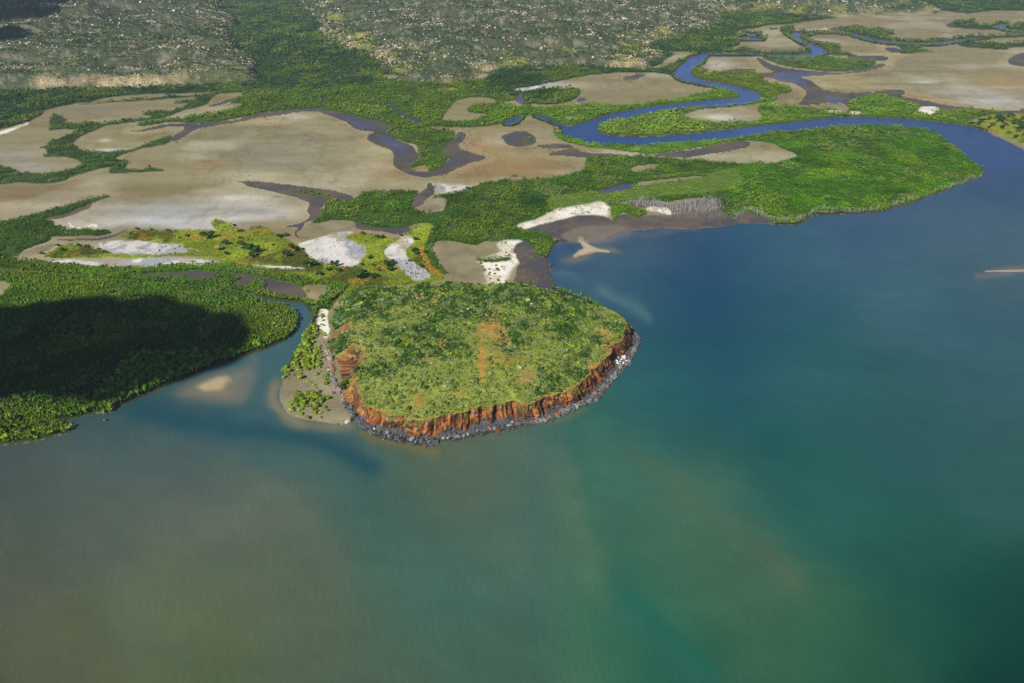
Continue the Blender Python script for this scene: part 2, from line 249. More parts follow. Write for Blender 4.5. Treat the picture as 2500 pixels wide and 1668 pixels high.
P('bank', "c6 1470,640 1640,610 1640,700 1500,740 1370,720 1450,690", 6)
P('mud', "c6 880,810 1000,865 1200,870 1330,865 1380,880 1260,925 1150,905 960,890 900,880", 3)
P('bank', "c6 700,800 880,815 900,880 780,905 600,890 480,900 560,840", 4)
P('mud', "c4 140,475 200,480 260,530 420,570 560,582 850,607 1000,582 1120,547 1170,520 1235,540 1100,580 850,617 440,620 560,650 640,690 700,740 850,767 1050,762 1340,730 1385,760 1330,790 1420,810 1560,830 1700,870 1900,890 2020,900 2300,920 2340,890 2600,900 2600,960 1800,912 1640,902 1300,822 1200,782 1080,790 900,840 920,890 830,832 640,862 480,872 560,790 580,760 420,660 200,640 160,600 330,600 220,560 180,510", 1.5)
P('sheen', "c4 250,620 440,590 900,605 1150,550 1000,595 700,620 480,640 580,690 560,720 480,690 330,670", 4)
P('sheen', "c4 700,800 780,790 880,820 860,850 740,850", 4)
P('mud', "c4 1205,398 1240,388 1320,400 1370,432 1280,440 1230,422", 1.5)
P('mud', "c4 830,462 1230,463 1245,485 1200,505 1000,490", 1.5)
P('mud', "c4 750,237 860,213 1050,208 850,250 780,257", 1.5)
P('mud', "c4 1690,205 1780,195 1800,225 1750,235", 1.5)
P('mud', "c4 2200,512 2270,450 2400,430 2400,560 2250,542", 2)
P('mud', "c4 240,237 330,228 325,252", 1.5)
P('sheen', "c2 2240,770 2290,770 2260,820 2330,860 2220,850 2215,820", 2)
P('sheen', "c3 690,840 720,800 775,810 770,840", 2)
P('mud', "c3 1060,640 1200,610 1260,622 1200,650 1090,662", 2)
P('white', "c4 400,252 600,245 720,232 760,245 560,262", 2)
# -- right bank of the mouth
P('grass', "c4 1950,1000 2000,960 2200,930 2600,950 2600,1360 2350,1225 2200,1150 2050,1075", 4)
P('bank', "c4 1990,1062 2100,1085 2200,1130 2350,1190 2700,1340 2700,1400 2350,1235 2180,1150 2060,1090", 2)
P('sand', "c4 1480,890 1570,870 1680,900 1610,940 1490,945", 4)
P('sand', "c4 700,910 850,910 860,940 760,930", 3)
P('sand', "c4 905,920 1020,920 1000,945 920,945", 3)
# -- beach and bay
P('bank', "c6 1530,1030 1560,985 1640,975 1750,1000 1900,1050 2060,1090 2040,1112 1890,1112 1960,1190 2000,1343 1800,1330 1640,1250 1540,1110", 2)
P('sand', "c6 1960,1180 1890,1120 2040,1100 2100,1060 2060,1000 2100,968 2300,968 2250,1050 2230,1130 2250,1150 2150,1230 2115,1400 1985,1400", 15)
P('floor', "c6 1880,1118 2000,1130 2150,1100 2190,1120 2100,1145 1920,1150", 2, OLV, .6, .7)
P('darkmud', "c7 180,1000 280,970 330,1010 370,1090 430,1112 455,1112 470,1180 520,1250 510,1400 150,1400 200,1200 240,1150 200,1100", 4)
P('sand', "c7 195,845 380,795 460,745 560,708 700,685 800,672 900,652 945,670 965,720 965,785 860,762 740,757 560,802 400,842 270,882 230,867", 15)
P('darkmud', "c7 268,884 400,842 560,802 740,757 960,782 1000,822 1050,762 1100,752 1200,792 1280,762 1480,762 1700,722 1850,682 1950,782 2020,802 2080,712 2250,802 2350,842 2100,835 1850,870 1600,875 1400,866 1250,885 1130,875 1000,935 850,990 620,975 530,962 450,920 320,900", 4)
P('wetsand', "c7 560,930 700,860 900,840 1130,850 1130,878 1000,938 850,990 620,978", 14)
P('darkmud', "c7 1070,650 1280,640 1420,670 1440,690 1480,680 1800,620 1870,680 1850,720 1700,745 1500,745 1450,720 1300,712 1200,690", 3)
P('sand', "d 450,340 590,330 640,350 760,340 820,380 830,450 760,440 620,400 480,390", 4)
P('floor', "d 660,310 740,310 745,330 660,340", 2, OLV, 1, .7)
P('sand', "c1 -60,1100 0,1085 150,1035 260,1005 230,1025 100,1080 -60,1130", 3)
HILLS = [chaikin(R("p -900,-900 -900,235 c1 -400,752 0,750 350,735 700,735 1200,728 1700,692 2050,672 2200,640 2150,560 2000,470 1900,390 1890,300 1920,180 1830,60 1790,-60 p 520,-900")),
         chaikin(R("p 690,-900 c2 400,-60 500,110 640,325 780,420 900,430 1000,470 1080,540 1200,640 1400,680 1500,680 1620,690 1830,655 1900,630 2100,590 2350,560 c3 0,575 300,585 500,558 800,545 1000,568 1250,575 1380,580 1400,500 1540,490 1400,430 1350,400 1380,340 1800,260 1880,160 1930,100 2100,120 2350,120 c4 400,130 900,140 1200,112 1650,112 1690,95 1500,55 1350,-40 p 2150,-900"))]

# ------------------------------------------------------------------ painted land: evaluated on the ground grid
US = np.arange(-420, 2925, 2.44); VS = np.concatenate([np.arange(-130, -20, 4.0), np.arange(-20, 1120, 2.44)])
NU, NV = len(US), len(VS)
GU, GV = np.meshgrid(US, VS); gu = GU.ravel(); gv = GV.ravel(); N = len(gu)
GX, GY = unproj(gu, gv, 0.0)
AN = 1.9                                        # outlines are measured with depth stretched a little
wob = 4.2 * np.clip((gv + 250) / 900, .35, 1.2)
pu = gu + (fbm(GX / 14, GY / 14, 4, 5) - .5) * 2 * wob * 1.7; pv = gv + (fbm(GX / 14, GY / 14, 4, 9) - .5) * wob * 1.3
Q = np.stack([pu, pv * AN], 1)
def mask(poly, soft, far=12.0):
    p = poly * np.array([1, AN])
    lo = p.min(0) - soft - far; hi = p.max(0) + soft + far
    idx = np.nonzero((Q[:, 0] > lo[0]) & (Q[:, 0] < hi[0]) & (Q[:, 1] > lo[1]) & (Q[:, 1] < hi[1]))[0]
    return idx, sdf(Q[idx], p)
CLS = ['salt', 'mud', 'sheen', 'sand', 'white', 'bank', 'grass', 'floor', 'hill', 'orange', 'darkmud', 'greyrock', 'meadow', 'wetsand']
col = np.tile(lin(GC['salt']), (N, 1)); cid = np.zeros(N, int)
vd = np.zeros(N); vt = np.tile(lin(MID), (N, 1)); vs = np.ones(N)
for cls, poly, soft, tint, dens, size in PAINT:
    idx, d = mask(poly, soft)
    m = ss(-soft * .5, soft * .5, d)[:, None]
    gcol = lin(GC[cls]) if tint is None else lin(GC[cls]) * .25 + lin(tint) * .62
    col[idx] = col[idx] * (1 - m) + gcol * m
    if cls == 'mud' and soft <= 2:
        vr = .4 + 1.2 * vn(GX[idx] / 25, GY[idx] / 25, 120)
        pr = (ss(-5, -2.5, d) * ss(-.6, -1.6, d) * .5 * vr * np.isin(cid[idx], [0, 4]))[:, None]; col[idx] = col[idx] * (1 - pr) + lin((206, 192, 156)) * pr
        wl_ = (ss(1.6, .2, np.abs(d + .3)) * .65 * vr * np.isin(cid[idx], [0, 4, 1]))[:, None]; col[idx] = col[idx] * (1 - np.clip(wl_, 0, 1)) + lin((56, 48, 40)) * np.clip(wl_, 0, 1)
    hard = d > 0
    cid[idx[hard]] = CLS.index(cls)
    vd[idx] = vd[idx] * (1 - m[:, 0]) + dens * m[:, 0]
    if tint is not None:
        mt = ss(-soft, soft, d)[:, None]
        vt[idx] = vt[idx] * (1 - mt) + lin(tint) * mt; vs[idx] = vs[idx] * (1 - mt[:, 0]) + size * mt[:, 0]
dm = np.full(N, 90.0)
for cls, poly, soft, tint, dens, size in PAINT:
    if cls in ('mud', 'white') and soft <= 3:
        idx, d = mask(poly, soft, 90); dm[idx] = np.minimum(dm[idx], np.abs(d))
# water
wd = np.full(N, -99.0)
for poly in [SEA, RIVER, UPPER, CREEK] + PONDS:
    idx, d = mask(chaikin(poly, 2), 2, 40); wd[idx] = np.maximum(wd[idx], d)
SPIT = chaikin(R("c7 712,950 735,955 760,985 850,1020 880,1030 970,1050 960,1062 870,1045 820,1070 740,1085 690,1110 680,1090 720,1050 755,1030 745,1000"))
BAR = chaikin(R("p 436,962 468,938 510,922 553,912 600,906 590,925 585,950 575,975 545,978 500,972 460,968"))
BAR2 = chaikin(R("c8 1990,1219 2150,1212 2350,1206 2600,1202 2600,1218 2350,1222 2150,1222"))
rise = np.full(N, -99.0)
for poly in (SPIT, BAR2):
    idx, d = mask(poly, 2, 40); rise[idx] = np.maximum(rise[idx], d)
fr_ = (cid == 0) & (wd > -9) & (wd < 0)
cid[fr_] = CLS.index('floor'); vd[fr_] = .95; col[fr_] = lin((58, 58, 36))
# hills: heights from the distance to the foot of the escarpments, in metres
hd = np.full(N, -1e3)
for poly in HILLS:
    pv_ = np.clip(poly[:, 1], -140, None); hx, hy = unproj(poly[:, 0], pv_)
    P2 = np.stack([GX + (fbm(GX / 110, GY / 110, 4, 2) - .5) * 80, GY + (fbm(GX / 110, GY / 110, 4, 3) - .5) * 80], 1)
    sel = np.nonzero(gv < 260)[0]
    hd[sel] = np.maximum(hd[sel], sdf(P2[sel], np.stack([hx, hy], 1)))
hm = ss(-3, 6, hd)
RID = 1 - np.abs(fbm(GX / 190, GY / 150, 4, 21) * 2 - 1)
step = ss(0, 34, hd) * np.where(gu > 700, .5, 1.0) * (16 + 12 * fbm(GX / 140, GY / 140, 2, 33))
step2 = ss(110, 170, hd + 70 * (fbm(GX / 120, GY / 120, 3, 41) - .5)) * 14 + ss(330, 420, hd + 120 * (fbm(GX / 150, GY / 150, 3, 43) - .5)) * 16
hz = step + step2 + np.clip(hd, 0, 900) / 900 * 18 + hm * 42 * (RID - .6) * ss(0, 120, hd) + hm * 5 * (fbm(GX / 22, GY / 22, 3, 51) - .5)
hz = np.where(hd > -3, hz, 0)
gz = np.where(wd > -2.5, 1.0 - 1.0 * ss(-2.5, 0.0, wd) - 1.6 * ss(0, 4.0, wd), 1.0)
gz = np.maximum(gz, np.where(rise > -6, .35 - 1.6 * ss(0, 9, -rise), -9))
gz = gz + (fbm(GX / 35, GY / 35, 3, 61) - .5) * .5 * ss(2, 14, -wd) + hz
# colours: flats
def blob(lst, ids, base):
    for s, ru, rv, c, k in lst:
        o, xy = s.split(); x, y = R(s)[0]
        du = (pu - x) / ru + (fbm(GX / 60, GY / 60, 3, 71) - .5) * 1.3; dv = (pv - y) / rv + (fbm(GX / 60, GY / 60, 3, 72) - .5) * 1.3
        m = np.exp(-(du * du + dv * dv) * 1.2) * k * ids
        base += (lin(c) - base) * m[:, None]
issalt = np.isin(cid, [0]).astype(float)
blob([('c6 300,250', 190, 45, (150, 146, 120), .85), ('c6 200,330', 90, 28, (152, 150, 130), .8), ('c5 2000,200', 120, 40, (136, 132, 104), .8), ('c5 1300,560', 260, 22, (134, 120, 84), .7),
      ('c5 1750,230', 60, 18, (128, 122, 96), .7), ('c5 300,560', 160, 26, (138, 120, 86), .7), ('c5 100,700', 200, 20, (142, 124, 90), .7),
      ('c5 1450,720', 210, 22, (178, 180, 180), .95), ('c5 1100,820', 170, 16, (196, 198, 200), .95), ('c5 1650,830', 120, 12, (204, 204, 204), .9), ('c5 700,850', 90, 9, (214, 214, 212), .9), ('c5 1550,860', 70, 10, (206, 208, 214), .95),
      ('c5 2000,640', 95, 16, (208, 204, 194), .95), ('c6 250,740', 110, 24, (208, 202, 184), .95), ('c6 100,740', 60, 12, (160, 158, 156), .9), ('c6 310,785', 20, 8, (150, 148, 142), .9),
      ('c5 1900,800', 80, 12, (206, 202, 192), .8), ('c5 2100,830', 70, 8, (140, 128, 104), .7),
      ('c6 1100,290', 60, 40, (176, 162, 118), .8), ('c6 1150,430', 130, 18, (166, 140, 96), .7), ('c6 1900,180', 90, 40, (172, 146, 102), .8), ('c6 2200,390', 150, 34, (166, 136, 90), .8),
      ('c6 700,80', 90, 16, (168, 156, 124), .7), ('c2 350,965', 60, 8, (204, 196, 178), .9), ('c2 90,1000', 90, 10, (186, 172, 132), .9), ('c6 1750,540', 60, 8, (220, 216, 206), .9),
      ('c5 300,370', 60, 12, (164, 160, 148), .8), ('c5 180,280', 90, 30, (150, 142, 130), .8), ('c5 870,150', 18, 5, (206, 198, 180), .8), ('c5 900,235', 40, 5, (196, 194, 188), .9),
      ('c1 800,900', 90, 14, (138, 130, 118), .8), ('c1 1000,940', 150, 14, (158, 146, 122), .6), ('c3 900,720', 100, 18, (150, 138, 112), .7), ('c3 420,710', 60, 9, (196, 194, 188), .9),
      ('c3 1850,960', 60, 12, (220, 212, 198), .95), ('c3 1820,530', 46, 10, (206, 200, 196), .9), ('c4 2100,820', 90, 20, (204, 204, 202), .9), ('c4 1850,770', 110, 12, (186, 182, 172), .8), ('c4 1550,800', 90, 10, (178, 150, 100), .8),
      ('c4 2300,700', 110, 26, (172, 148, 106), .8), ('c4 1700,500', 240, 24, (148, 138, 112), .7), ('c4 900,690', 120, 14, (174, 162, 120), .8), ('c4 1540,675', 34, 4, (206, 204, 200), .9),
      ('c4 1500,200', 300, 16, (150, 132, 106), .7), ('c4 900,330', 110, 12, (156, 138, 108), .6), ('c4 350,400', 70, 9, (152, 136, 122), .8), ('c4 1850,295', 40, 4, (196, 190, 182), .9), ('c4 650,630', 60, 4, (206, 190, 150), .8),
      ('c5 2000,440', 90, 14, (176, 170, 142), .7), ('c5 1700,350', 40, 12, (166, 128, 88), .7)], issalt, col)
bnd = fbm(dm / 7.0 + 2.2 * fbm(GX / 80, GY / 80, 3, 87), GX / 400, 3, 88)
col *= (1 + ((bnd - .5) * ss(90, 30, dm) * issalt)[:, None] * np.array([.32, .4, .5]))
crk_ = ss(.022, .0, np.abs(fbm(GX / 28, GY / 36, 4, 89) - .5)) * ss(60, 4, dm) * issalt * .6
col = col * (1 - crk_[:, None]) + lin((84, 76, 66)) * crk_[:, None]
rimp_ = ss(34, 4, dm + 16 * (fbm(GX / 50, GY / 60, 3, 90) - .5)) * issalt * .55 * ss(.35, .6, fbm(GX / 140, GY / 160, 2, 79))
col = col * (1 - rimp_[:, None]) + lin((190, 172, 130)) * rimp_[:, None]
wash = ss(.5, .7, fbm(GX / 120, GY / 110, 4, 80)) * issalt * .55
col = col * (1 - wash[:, None]) + lin((186, 178, 152)) * wash[:, None]
strk = fbm(GX / 260 + GY / 700, GY / 34, 4, 81)
col *= (1 + (strk - .5)[:, None] * np.array([.5, .6, .74]) * (issalt + .3 * (cid == 1))[:, None])
swirl = np.abs(fbm(GX / 90, GY / 120, 4, 82) * 2 - 1); swl = ss(.05, .0, swirl) * issalt * .16
col *= (1 - swl)[:, None]
iw = np.isin(cid, [4]).astype(float)
crust = ss(.52, .62, fbm(GX / 26, GY / 44, 4, 83)) * iw * .75
col = col * (1 - crust[:, None]) + lin((150, 156, 164)) * crust[:, None]
crust = ss(.56, .66, fbm(GX / 34, GY / 30, 5, 84)) * iw * .8
col = col * (1 - crust[:, None]) + lin((240, 236, 228)) * crust[:, None]
crust = ss(.6, .68, fbm(GX / 20, GY / 16, 4, 85)) * iw * .7
col = col * (1 - crust[:, None]) + lin((176, 158, 122)) * crust[:, None]
vein = ss(.03, .0, np.abs(fbm(GX / 22, GY / 30, 4, 86) - .5)) * (iw + .35 * issalt) * .35
col *= (1 - vein)[:, None]
isgr = np.isin(cid, [6]).astype(float)
g1 = fbm(GX / 26, GY / 34, 4, 91)[:, None]
col = np.where(isgr[:, None] > 0, col * (1 - ss(.5, .66, g1)) + lin((156, 170, 54)) * ss(.5, .66, g1), col)
g2 = fbm(GX / 34, GY / 44, 4, 92)[:, None]
col = np.where(isgr[:, None] > 0, col * (1 - .85 * ss(.57, .68, g2)) + lin((84, 90, 26)) * .85 * ss(.57, .68, g2), col)
g3 = fbm(GX / 14, GY / 18, 3, 93)[:, None]
col = np.where(isgr[:, None] > 0, col * (1 - .6 * ss(.6, .7, g3)) + lin((178, 138, 48)) * .6 * ss(.6, .7, g3), col)
issd = np.isin(cid, [3]).astype(float)
sp_ = ss(.5, .66, fbm(GX / 16, GY / 16, 4, 95)) * issd * .6; col = col * (1 - sp_[:, None]) + lin((206, 192, 160)) * sp_[:, None]
sp_ = ss(.62, .7, fbm(GX / 6, GY / 8, 3, 96)) * issd * .5; col = col * (1 - sp_[:, None]) + lin((132, 124, 96)) * sp_[:, None]
bk_ = np.isin(cid, [5]).astype(float) * (fbm(GX / 24, GY / 24, 4, 97) - .5); col *= (1 + bk_[:, None] * np.array([.8, .85, .95]))
ms = fbm(GX / 12, GY / 12, 3, 94)
gm = ss(.55, .7, ms) * np.isin(cid, [10]) * .5
col = col * (1 - gm[:, None]) + lin((124, 112, 104)) * gm[:, None]
# dark line of washed-up weed and a paler rim along the lagoon edges comes from the survey: mud meets salt
# hills
h1 = fbm(GX / 50, GY / 70, 4, 101); h2 = fbm(GX / 16, GY / 16, 3, 102)
hc = lin((62, 80, 52)) * (1 - h1[:, None]) + lin((96, 100, 74)) * h1[:, None]
hc = hc * (1 - ss(.6, .7, h2)[:, None] * .6) + lin((150, 140, 120)) * ss(.6, .7, h2)[:, None] * .6
esc = ss(2, 6, hd) * ss(34, 22, hd) * ss(60, 130, gu) * ss(470, 380, gu) * ss(.4, .58, fbm(GX / 40, GY / 40, 3, 107)) * .85
escc = lin((190, 172, 142))[None] * (.35 + 1.1 * fbm(GX / 5, GY / 30, 3, 108))[:, None]
hc = hc * (1 - esc[:, None]) + escc * esc[:, None]
yel = np.where(gu > 800, .9, .25) * ss(.35, .1, np.abs(hd - 60) / 200) * ss(.45, .6, fbm(GX / 70, GY / 70, 3, 103))
hc = hc * (1 - .7 * np.minimum(yel, 1.2)[:, None]) + lin((158, 160, 66)) * .7 * np.minimum(yel, 1.2)[:, None]
clf = np.where((gu > 470) & (gu < 620), 0, 1) * ss(2, 9, hd) * ss(44, 24, hd) * ss(.5, .66, fbm(GX / 60, GY / 40, 4, 104)) * .6
hc = hc * (1 - clf[:, None]) + lin((180, 158, 126)) * clf[:, None] * (.75 + .5 * fbm(GX / 6, GY / 6, 2, 105)[:, None])
col = col * (1 - hm[:, None]) + hc * hm[:, None]
cid[hm > .5] = CLS.index('hill'); vd *= np.clip(1 - hm * ss(0, 25, hd + 30 * (fbm(GX / 40, GY / 40, 3, 106) - .5)), 0, 1)
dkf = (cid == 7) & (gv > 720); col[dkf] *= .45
# weed line
edge = np.abs(fbm(GX / 18, GY / 18, 3, 111) - .5)
# wet rim beside water, sandbars
wet = ss(-7, -1, wd) * (cid != 7)
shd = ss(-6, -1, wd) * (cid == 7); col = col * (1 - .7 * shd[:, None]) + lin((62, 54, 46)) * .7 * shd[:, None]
col = col * (1 - .55 * wet[:, None]) + lin((104, 92, 74)) * .55 * wet[:, None] * 1.0
br = ss(-12, 12, rise + (fbm(GX / 10, GY / 10, 3, 65) - .5) * 10)[:, None]
col = np.where(rise[:, None] > -12, col * (1 - br) + lin((196, 178, 150)) * br, col)
uw = (wd > 2) & (rise < -12)
col[uw] = lin((60, 70, 60))
nb_ = (rise > -14)[:, None]; col = np.where(nb_, lin((112, 108, 92)) * (1 - br) + lin((200, 184, 156)) * br, col)
ismud = np.isin(cid, [1, 2, 10]).astype(float)
mv_ = fbm(GX / 50, GY / 40, 4, 98)[:, None]; mk_ = ismud[:, None] * ss(.48, .64, mv_) * .55; col = col * (1 - mk_) + lin((118, 104, 86)) * mk_
mk_ = ismud[:, None] * ss(.5, .36, mv_) * .45; col = col * (1 - mk_) + lin((80, 80, 96)) * mk_  # patches of bluish wet sheen painted into the mud colour
sd_ = np.isin(cid, [1]) * (gv < 560) * ss(.54, .66, fbm(GX / 36, GY / 50, 4, 99)) * .5
vd = np.maximum(vd, sd_); vt = np.where((sd_ > .02)[:, None], lin((96, 116, 44)), vt); vs = np.where(sd_ > .02, .8, vs)
sd2 = np.isin(cid, [0]) * ss(.6, .7, fbm(GX / 26, GY / 30, 4, 100)) * ss(40, 8, dm) * .22
vd = np.maximum(vd, sd2); vt = np.where((sd2 > .02)[:, None], lin((96, 110, 52)), vt); vs = np.where(sd2 > .02, .7, vs)
rough = np.full(N, .95); rough[np.isin(cid, [1, 10])] = .55; rough[cid == 2] = .3
vd[wd > -2.0] = 0; vd[rise > -20] = 0
gz_grid = gz.reshape(NV, NU)
def gsample(arr, x, y):
    u, v = proj(x, y, 0.0)
    iu = np.clip(np.round((u - US[0]) / 2.44), 0, NU - 1).astype(int)
    iv = np.clip(np.searchsorted(VS, v), 0, NV - 1)
    return arr.reshape(NV, NU, -1)[iv, iu].squeeze(-1) if arr.ndim == 1 else arr.reshape(NV, NU, -1)[iv, iu]

# ------------------------------------------------------------------ mesh and material helpers
def mesh_np(name, verts, faces, smooth=True):
    me = bpy.data.meshes.new(name); verts = np.asarray(verts, np.float32); faces = np.asarray(faces, np.int32)
    k = faces.shape[1]
    me.vertices.add(len(verts)); me.vertices.foreach_set('co', verts.ravel())
    me.loops.add(faces.size); me.loops.foreach_set('vertex_index', faces.ravel())
    me.polygons.add(len(faces)); me.polygons.foreach_set('loop_start', np.arange(0, faces.size, k, dtype=np.int32))
    me.polygons.foreach_set('loop_total', np.full(len(faces), k, np.int32))
    if smooth: me.polygons.foreach_set('use_smooth', np.ones(len(faces), bool))
    me.update(calc_edges=True); me.validate()
    return me
def add_attr(me, name, data, typ='FLOAT_COLOR'):
    a = me.attributes.new(name, typ, 'POINT'); data = np.asarray(data, np.float32)
    if typ == 'FLOAT_COLOR':
        data = np.concatenate([data, np.ones((len(data), 1), np.float32)], 1); a.data.foreach_set('color', data.ravel())
    elif typ == 'FLOAT': a.data.foreach_set('value', data.ravel())
    elif typ == 'INT': a.data.foreach_set('value', data.astype(np.int32).ravel())
    elif typ == 'FLOAT_VECTOR': a.data.foreach_set('vector', data.ravel())
def link(name, me, mat=None, parent=None):
    o = bpy.data.objects.new(name, me); COL.objects.link(o)
    if mat and me and not me.materials: me.materials.append(mat)
    if parent: o.parent = parent
    return o
def tag(o, label=None, cat=None, group=None, kind=None):
    if label: o['label'] = label
    if cat: o['category'] = cat
    if group: o['group'] = group
    if kind: o['kind'] = kind
    return o
def nmat(name):
    m = bpy.data.materials.new(name); m.use_nodes = True
    return m, m.node_tree.nodes, m.node_tree.links, m.node_tree.nodes['Principled BSDF']
def ground_mat(name, scales=((.06, .25), (.5, .35)), bump=.3, bscale=.4, rattr=True, spec=.25):
    m, n, l, b = nmat(name)
    a = n.new('ShaderNodeAttribute'); a.attribute_name = 'col'
    geo = n.new('ShaderNodeNewGeometry'); cur = a.outputs['Color']
    for sc, k in scales:
        t = n.new('ShaderNodeTexNoise'); t.inputs['Scale'].default_value = sc; t.inputs['Detail'].default_value = 4
        l.new(geo.outputs['Position'], t.inputs['Vector'])
        mr = n.new('ShaderNodeMapRange'); mr.inputs[1].default_value = .3; mr.inputs[2].default_value = .7
        mr.inputs[3].default_value = 1 - k; mr.inputs[4].default_value = 1 + k; l.new(t.outputs['Fac'], mr.inputs[0])
        mx = n.new('ShaderNodeVectorMath'); mx.operation = 'SCALE'; l.new(cur, mx.inputs[0]); l.new(mr.outputs[0], mx.inputs['Scale']); cur = mx.outputs[0]
    l.new(cur, b.inputs['Base Color'])
    if rattr:
        r = n.new('ShaderNodeAttribute'); r.attribute_name = 'rough'; l.new(r.outputs['Fac'], b.inputs['Roughness'])
    else: b.inputs['Roughness'].default_value = .95
    b.inputs['Specular IOR Level'].default_value = spec
    t = n.new('ShaderNodeTexNoise'); t.inputs['Scale'].default_value = bscale; t.inputs['Detail'].default_value = 5
    l.new(geo.outputs['Position'], t.inputs['Vector'])
    bp = n.new('ShaderNodeBump'); bp.inputs['Strength'].default_value = bump; bp.inputs['Distance'].default_value = 1.0
    l.new(t.outputs['Fac'], bp.inputs['Height']); l.new(bp.outputs[0], b.inputs['Normal'])
    return m
def tint_mat(name, var=.35, rough=.8, spec=.15, gain=None, noise=None):
    m, n, l, b = nmat(name)
    a = n.new('ShaderNodeAttribute'); a.attribute_name = 'tint'; a.attribute_type = 'INSTANCER'
    geo = n.new('ShaderNodeNewGeometry')
    mr = n.new('ShaderNodeMapRange'); mr.inputs[3].default_value = 1 - var; mr.inputs[4].default_value = 1 + var
    l.new(geo.outputs['Random Per Island'], mr.inputs[0])
    cur = mr.outputs[0]
    if noise:
        t = n.new('ShaderNodeTexNoise'); t.inputs['Scale'].default_value = noise; t.inputs['Detail'].default_value = 3
        l.new(geo.outputs['Position'], t.inputs['Vector'])
        m2 = n.new('ShaderNodeMapRange'); m2.inputs[1].default_value = .35; m2.inputs[2].default_value = .65; m2.inputs[3].default_value = .6; m2.inputs[4].default_value = 1.4
        l.new(t.outputs['Fac'], m2.inputs[0]); q = n.new('ShaderNodeMath'); q.operation = 'MULTIPLY'
        l.new(cur, q.inputs[0]); l.new(m2.outputs[0], q.inputs[1]); cur = q.outputs[0]
    mx = n.new('ShaderNodeVectorMath'); mx.operation = 'SCALE'; l.new(a.outputs['Color'], mx.inputs[0]); l.new(cur, mx.inputs['Scale'])
    if gain:
        g_ = n.new('ShaderNodeVectorMath'); g_.operation = 'MULTIPLY'; g_.inputs[1].default_value = gain; l.new(mx.outputs[0], g_.inputs[0]); mx = g_
    l.new(mx.outputs[0], b.inputs['Base Color']); b.inputs['Roughness'].default_value = rough; b.inputs['Specular IOR Level'].default_value = spec
    return m
def flat_mat(name, c, rough=.9, noise=1.0, k=.35):
    m, n, l, b = nmat(name)
    geo = n.new('ShaderNodeNewGeometry'); t = n.new('ShaderNodeTexNoise'); t.inputs['Scale'].default_value = noise; t.inputs['Detail'].default_value = 4
    l.new(geo.outputs['Position'], t.inputs['Vector'])
    mr = n.new('ShaderNodeMix'); mr.data_type = 'RGBA'; c = lin(c)
    mr.inputs['A'].default_value = (*(c * (1 - k)), 1); mr.inputs['B'].default_value = (*np.minimum(c * (1 + k), 1), 1)
    l.new(t.outputs['Fac'], mr.inputs['Factor']); l.new(mr.outputs['Result'], b.inputs['Base Color'])
    b.inputs['Roughness'].default_value = rough; b.inputs['Specular IOR Level'].default_value = .2
    return m

# ------------------------------------------------------------------ setting: ground pieces, hills
GV3 = np.stack([GX, GY, gz], 1)
ii = np.arange(NV - 1)[:, None] * NU + np.arange(NU - 1)[None, :]
ALLF = np.stack([ii, ii + NU, ii + NU + 1, ii + 1], -1).reshape(-1, 4)
deep = (wd > 16) & (rise < -25)
fk = ~deep[ALLF].all(1)
ALLF = ALLF[fk]
fc = cid[ALLF[:, 0]]
GM = ground_mat('ground_soil', ((.05, .07), (.4, .1)), .1)
VM = ground_mat('grassy_soil', ((.06, .2), (.5, .35)), .3)
HM = ground_mat('hill_soil', ((.05, .3), (.3, .5)), 1.0, .15)
def piece(name, ids, mat):
    f = ALLF[np.isin(fc, [CLS.index(i) for i in ids])]
    used, inv = np.unique(f, return_inverse=True)
    me = mesh_np(name, GV3[used], inv.reshape(-1, 4))
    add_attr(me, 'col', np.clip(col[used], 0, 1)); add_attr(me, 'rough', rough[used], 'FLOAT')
    return tag(link(name, me, mat), kind='structure')
piece('salt_flat', ['salt', 'white', 'bank'], GM); piece('mud_flat', ['mud', 'sheen', 'darkmud', 'wetsand'], GM)
piece('beach', ['sand', 'greyrock'], GM); piece('grassland', ['grass', 'orange', 'meadow'], VM)
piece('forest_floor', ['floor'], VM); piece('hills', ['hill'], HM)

# ------------------------------------------------------------------ water
WU = np.arange(-700, 3205, 7.0); WV = np.concatenate([np.arange(-130, 40, 5.0), np.arange(40, 700, 4.5), np.arange(700, 1150, 6.0), np.arange(1150, 2300, 12.0)])
wu, wv = np.meshgrid(WU, WV); nwu, nwv = len(WU), len(WV); wu = wu.ravel(); wv = wv.ravel()
WX, WY = unproj(wu, wv)
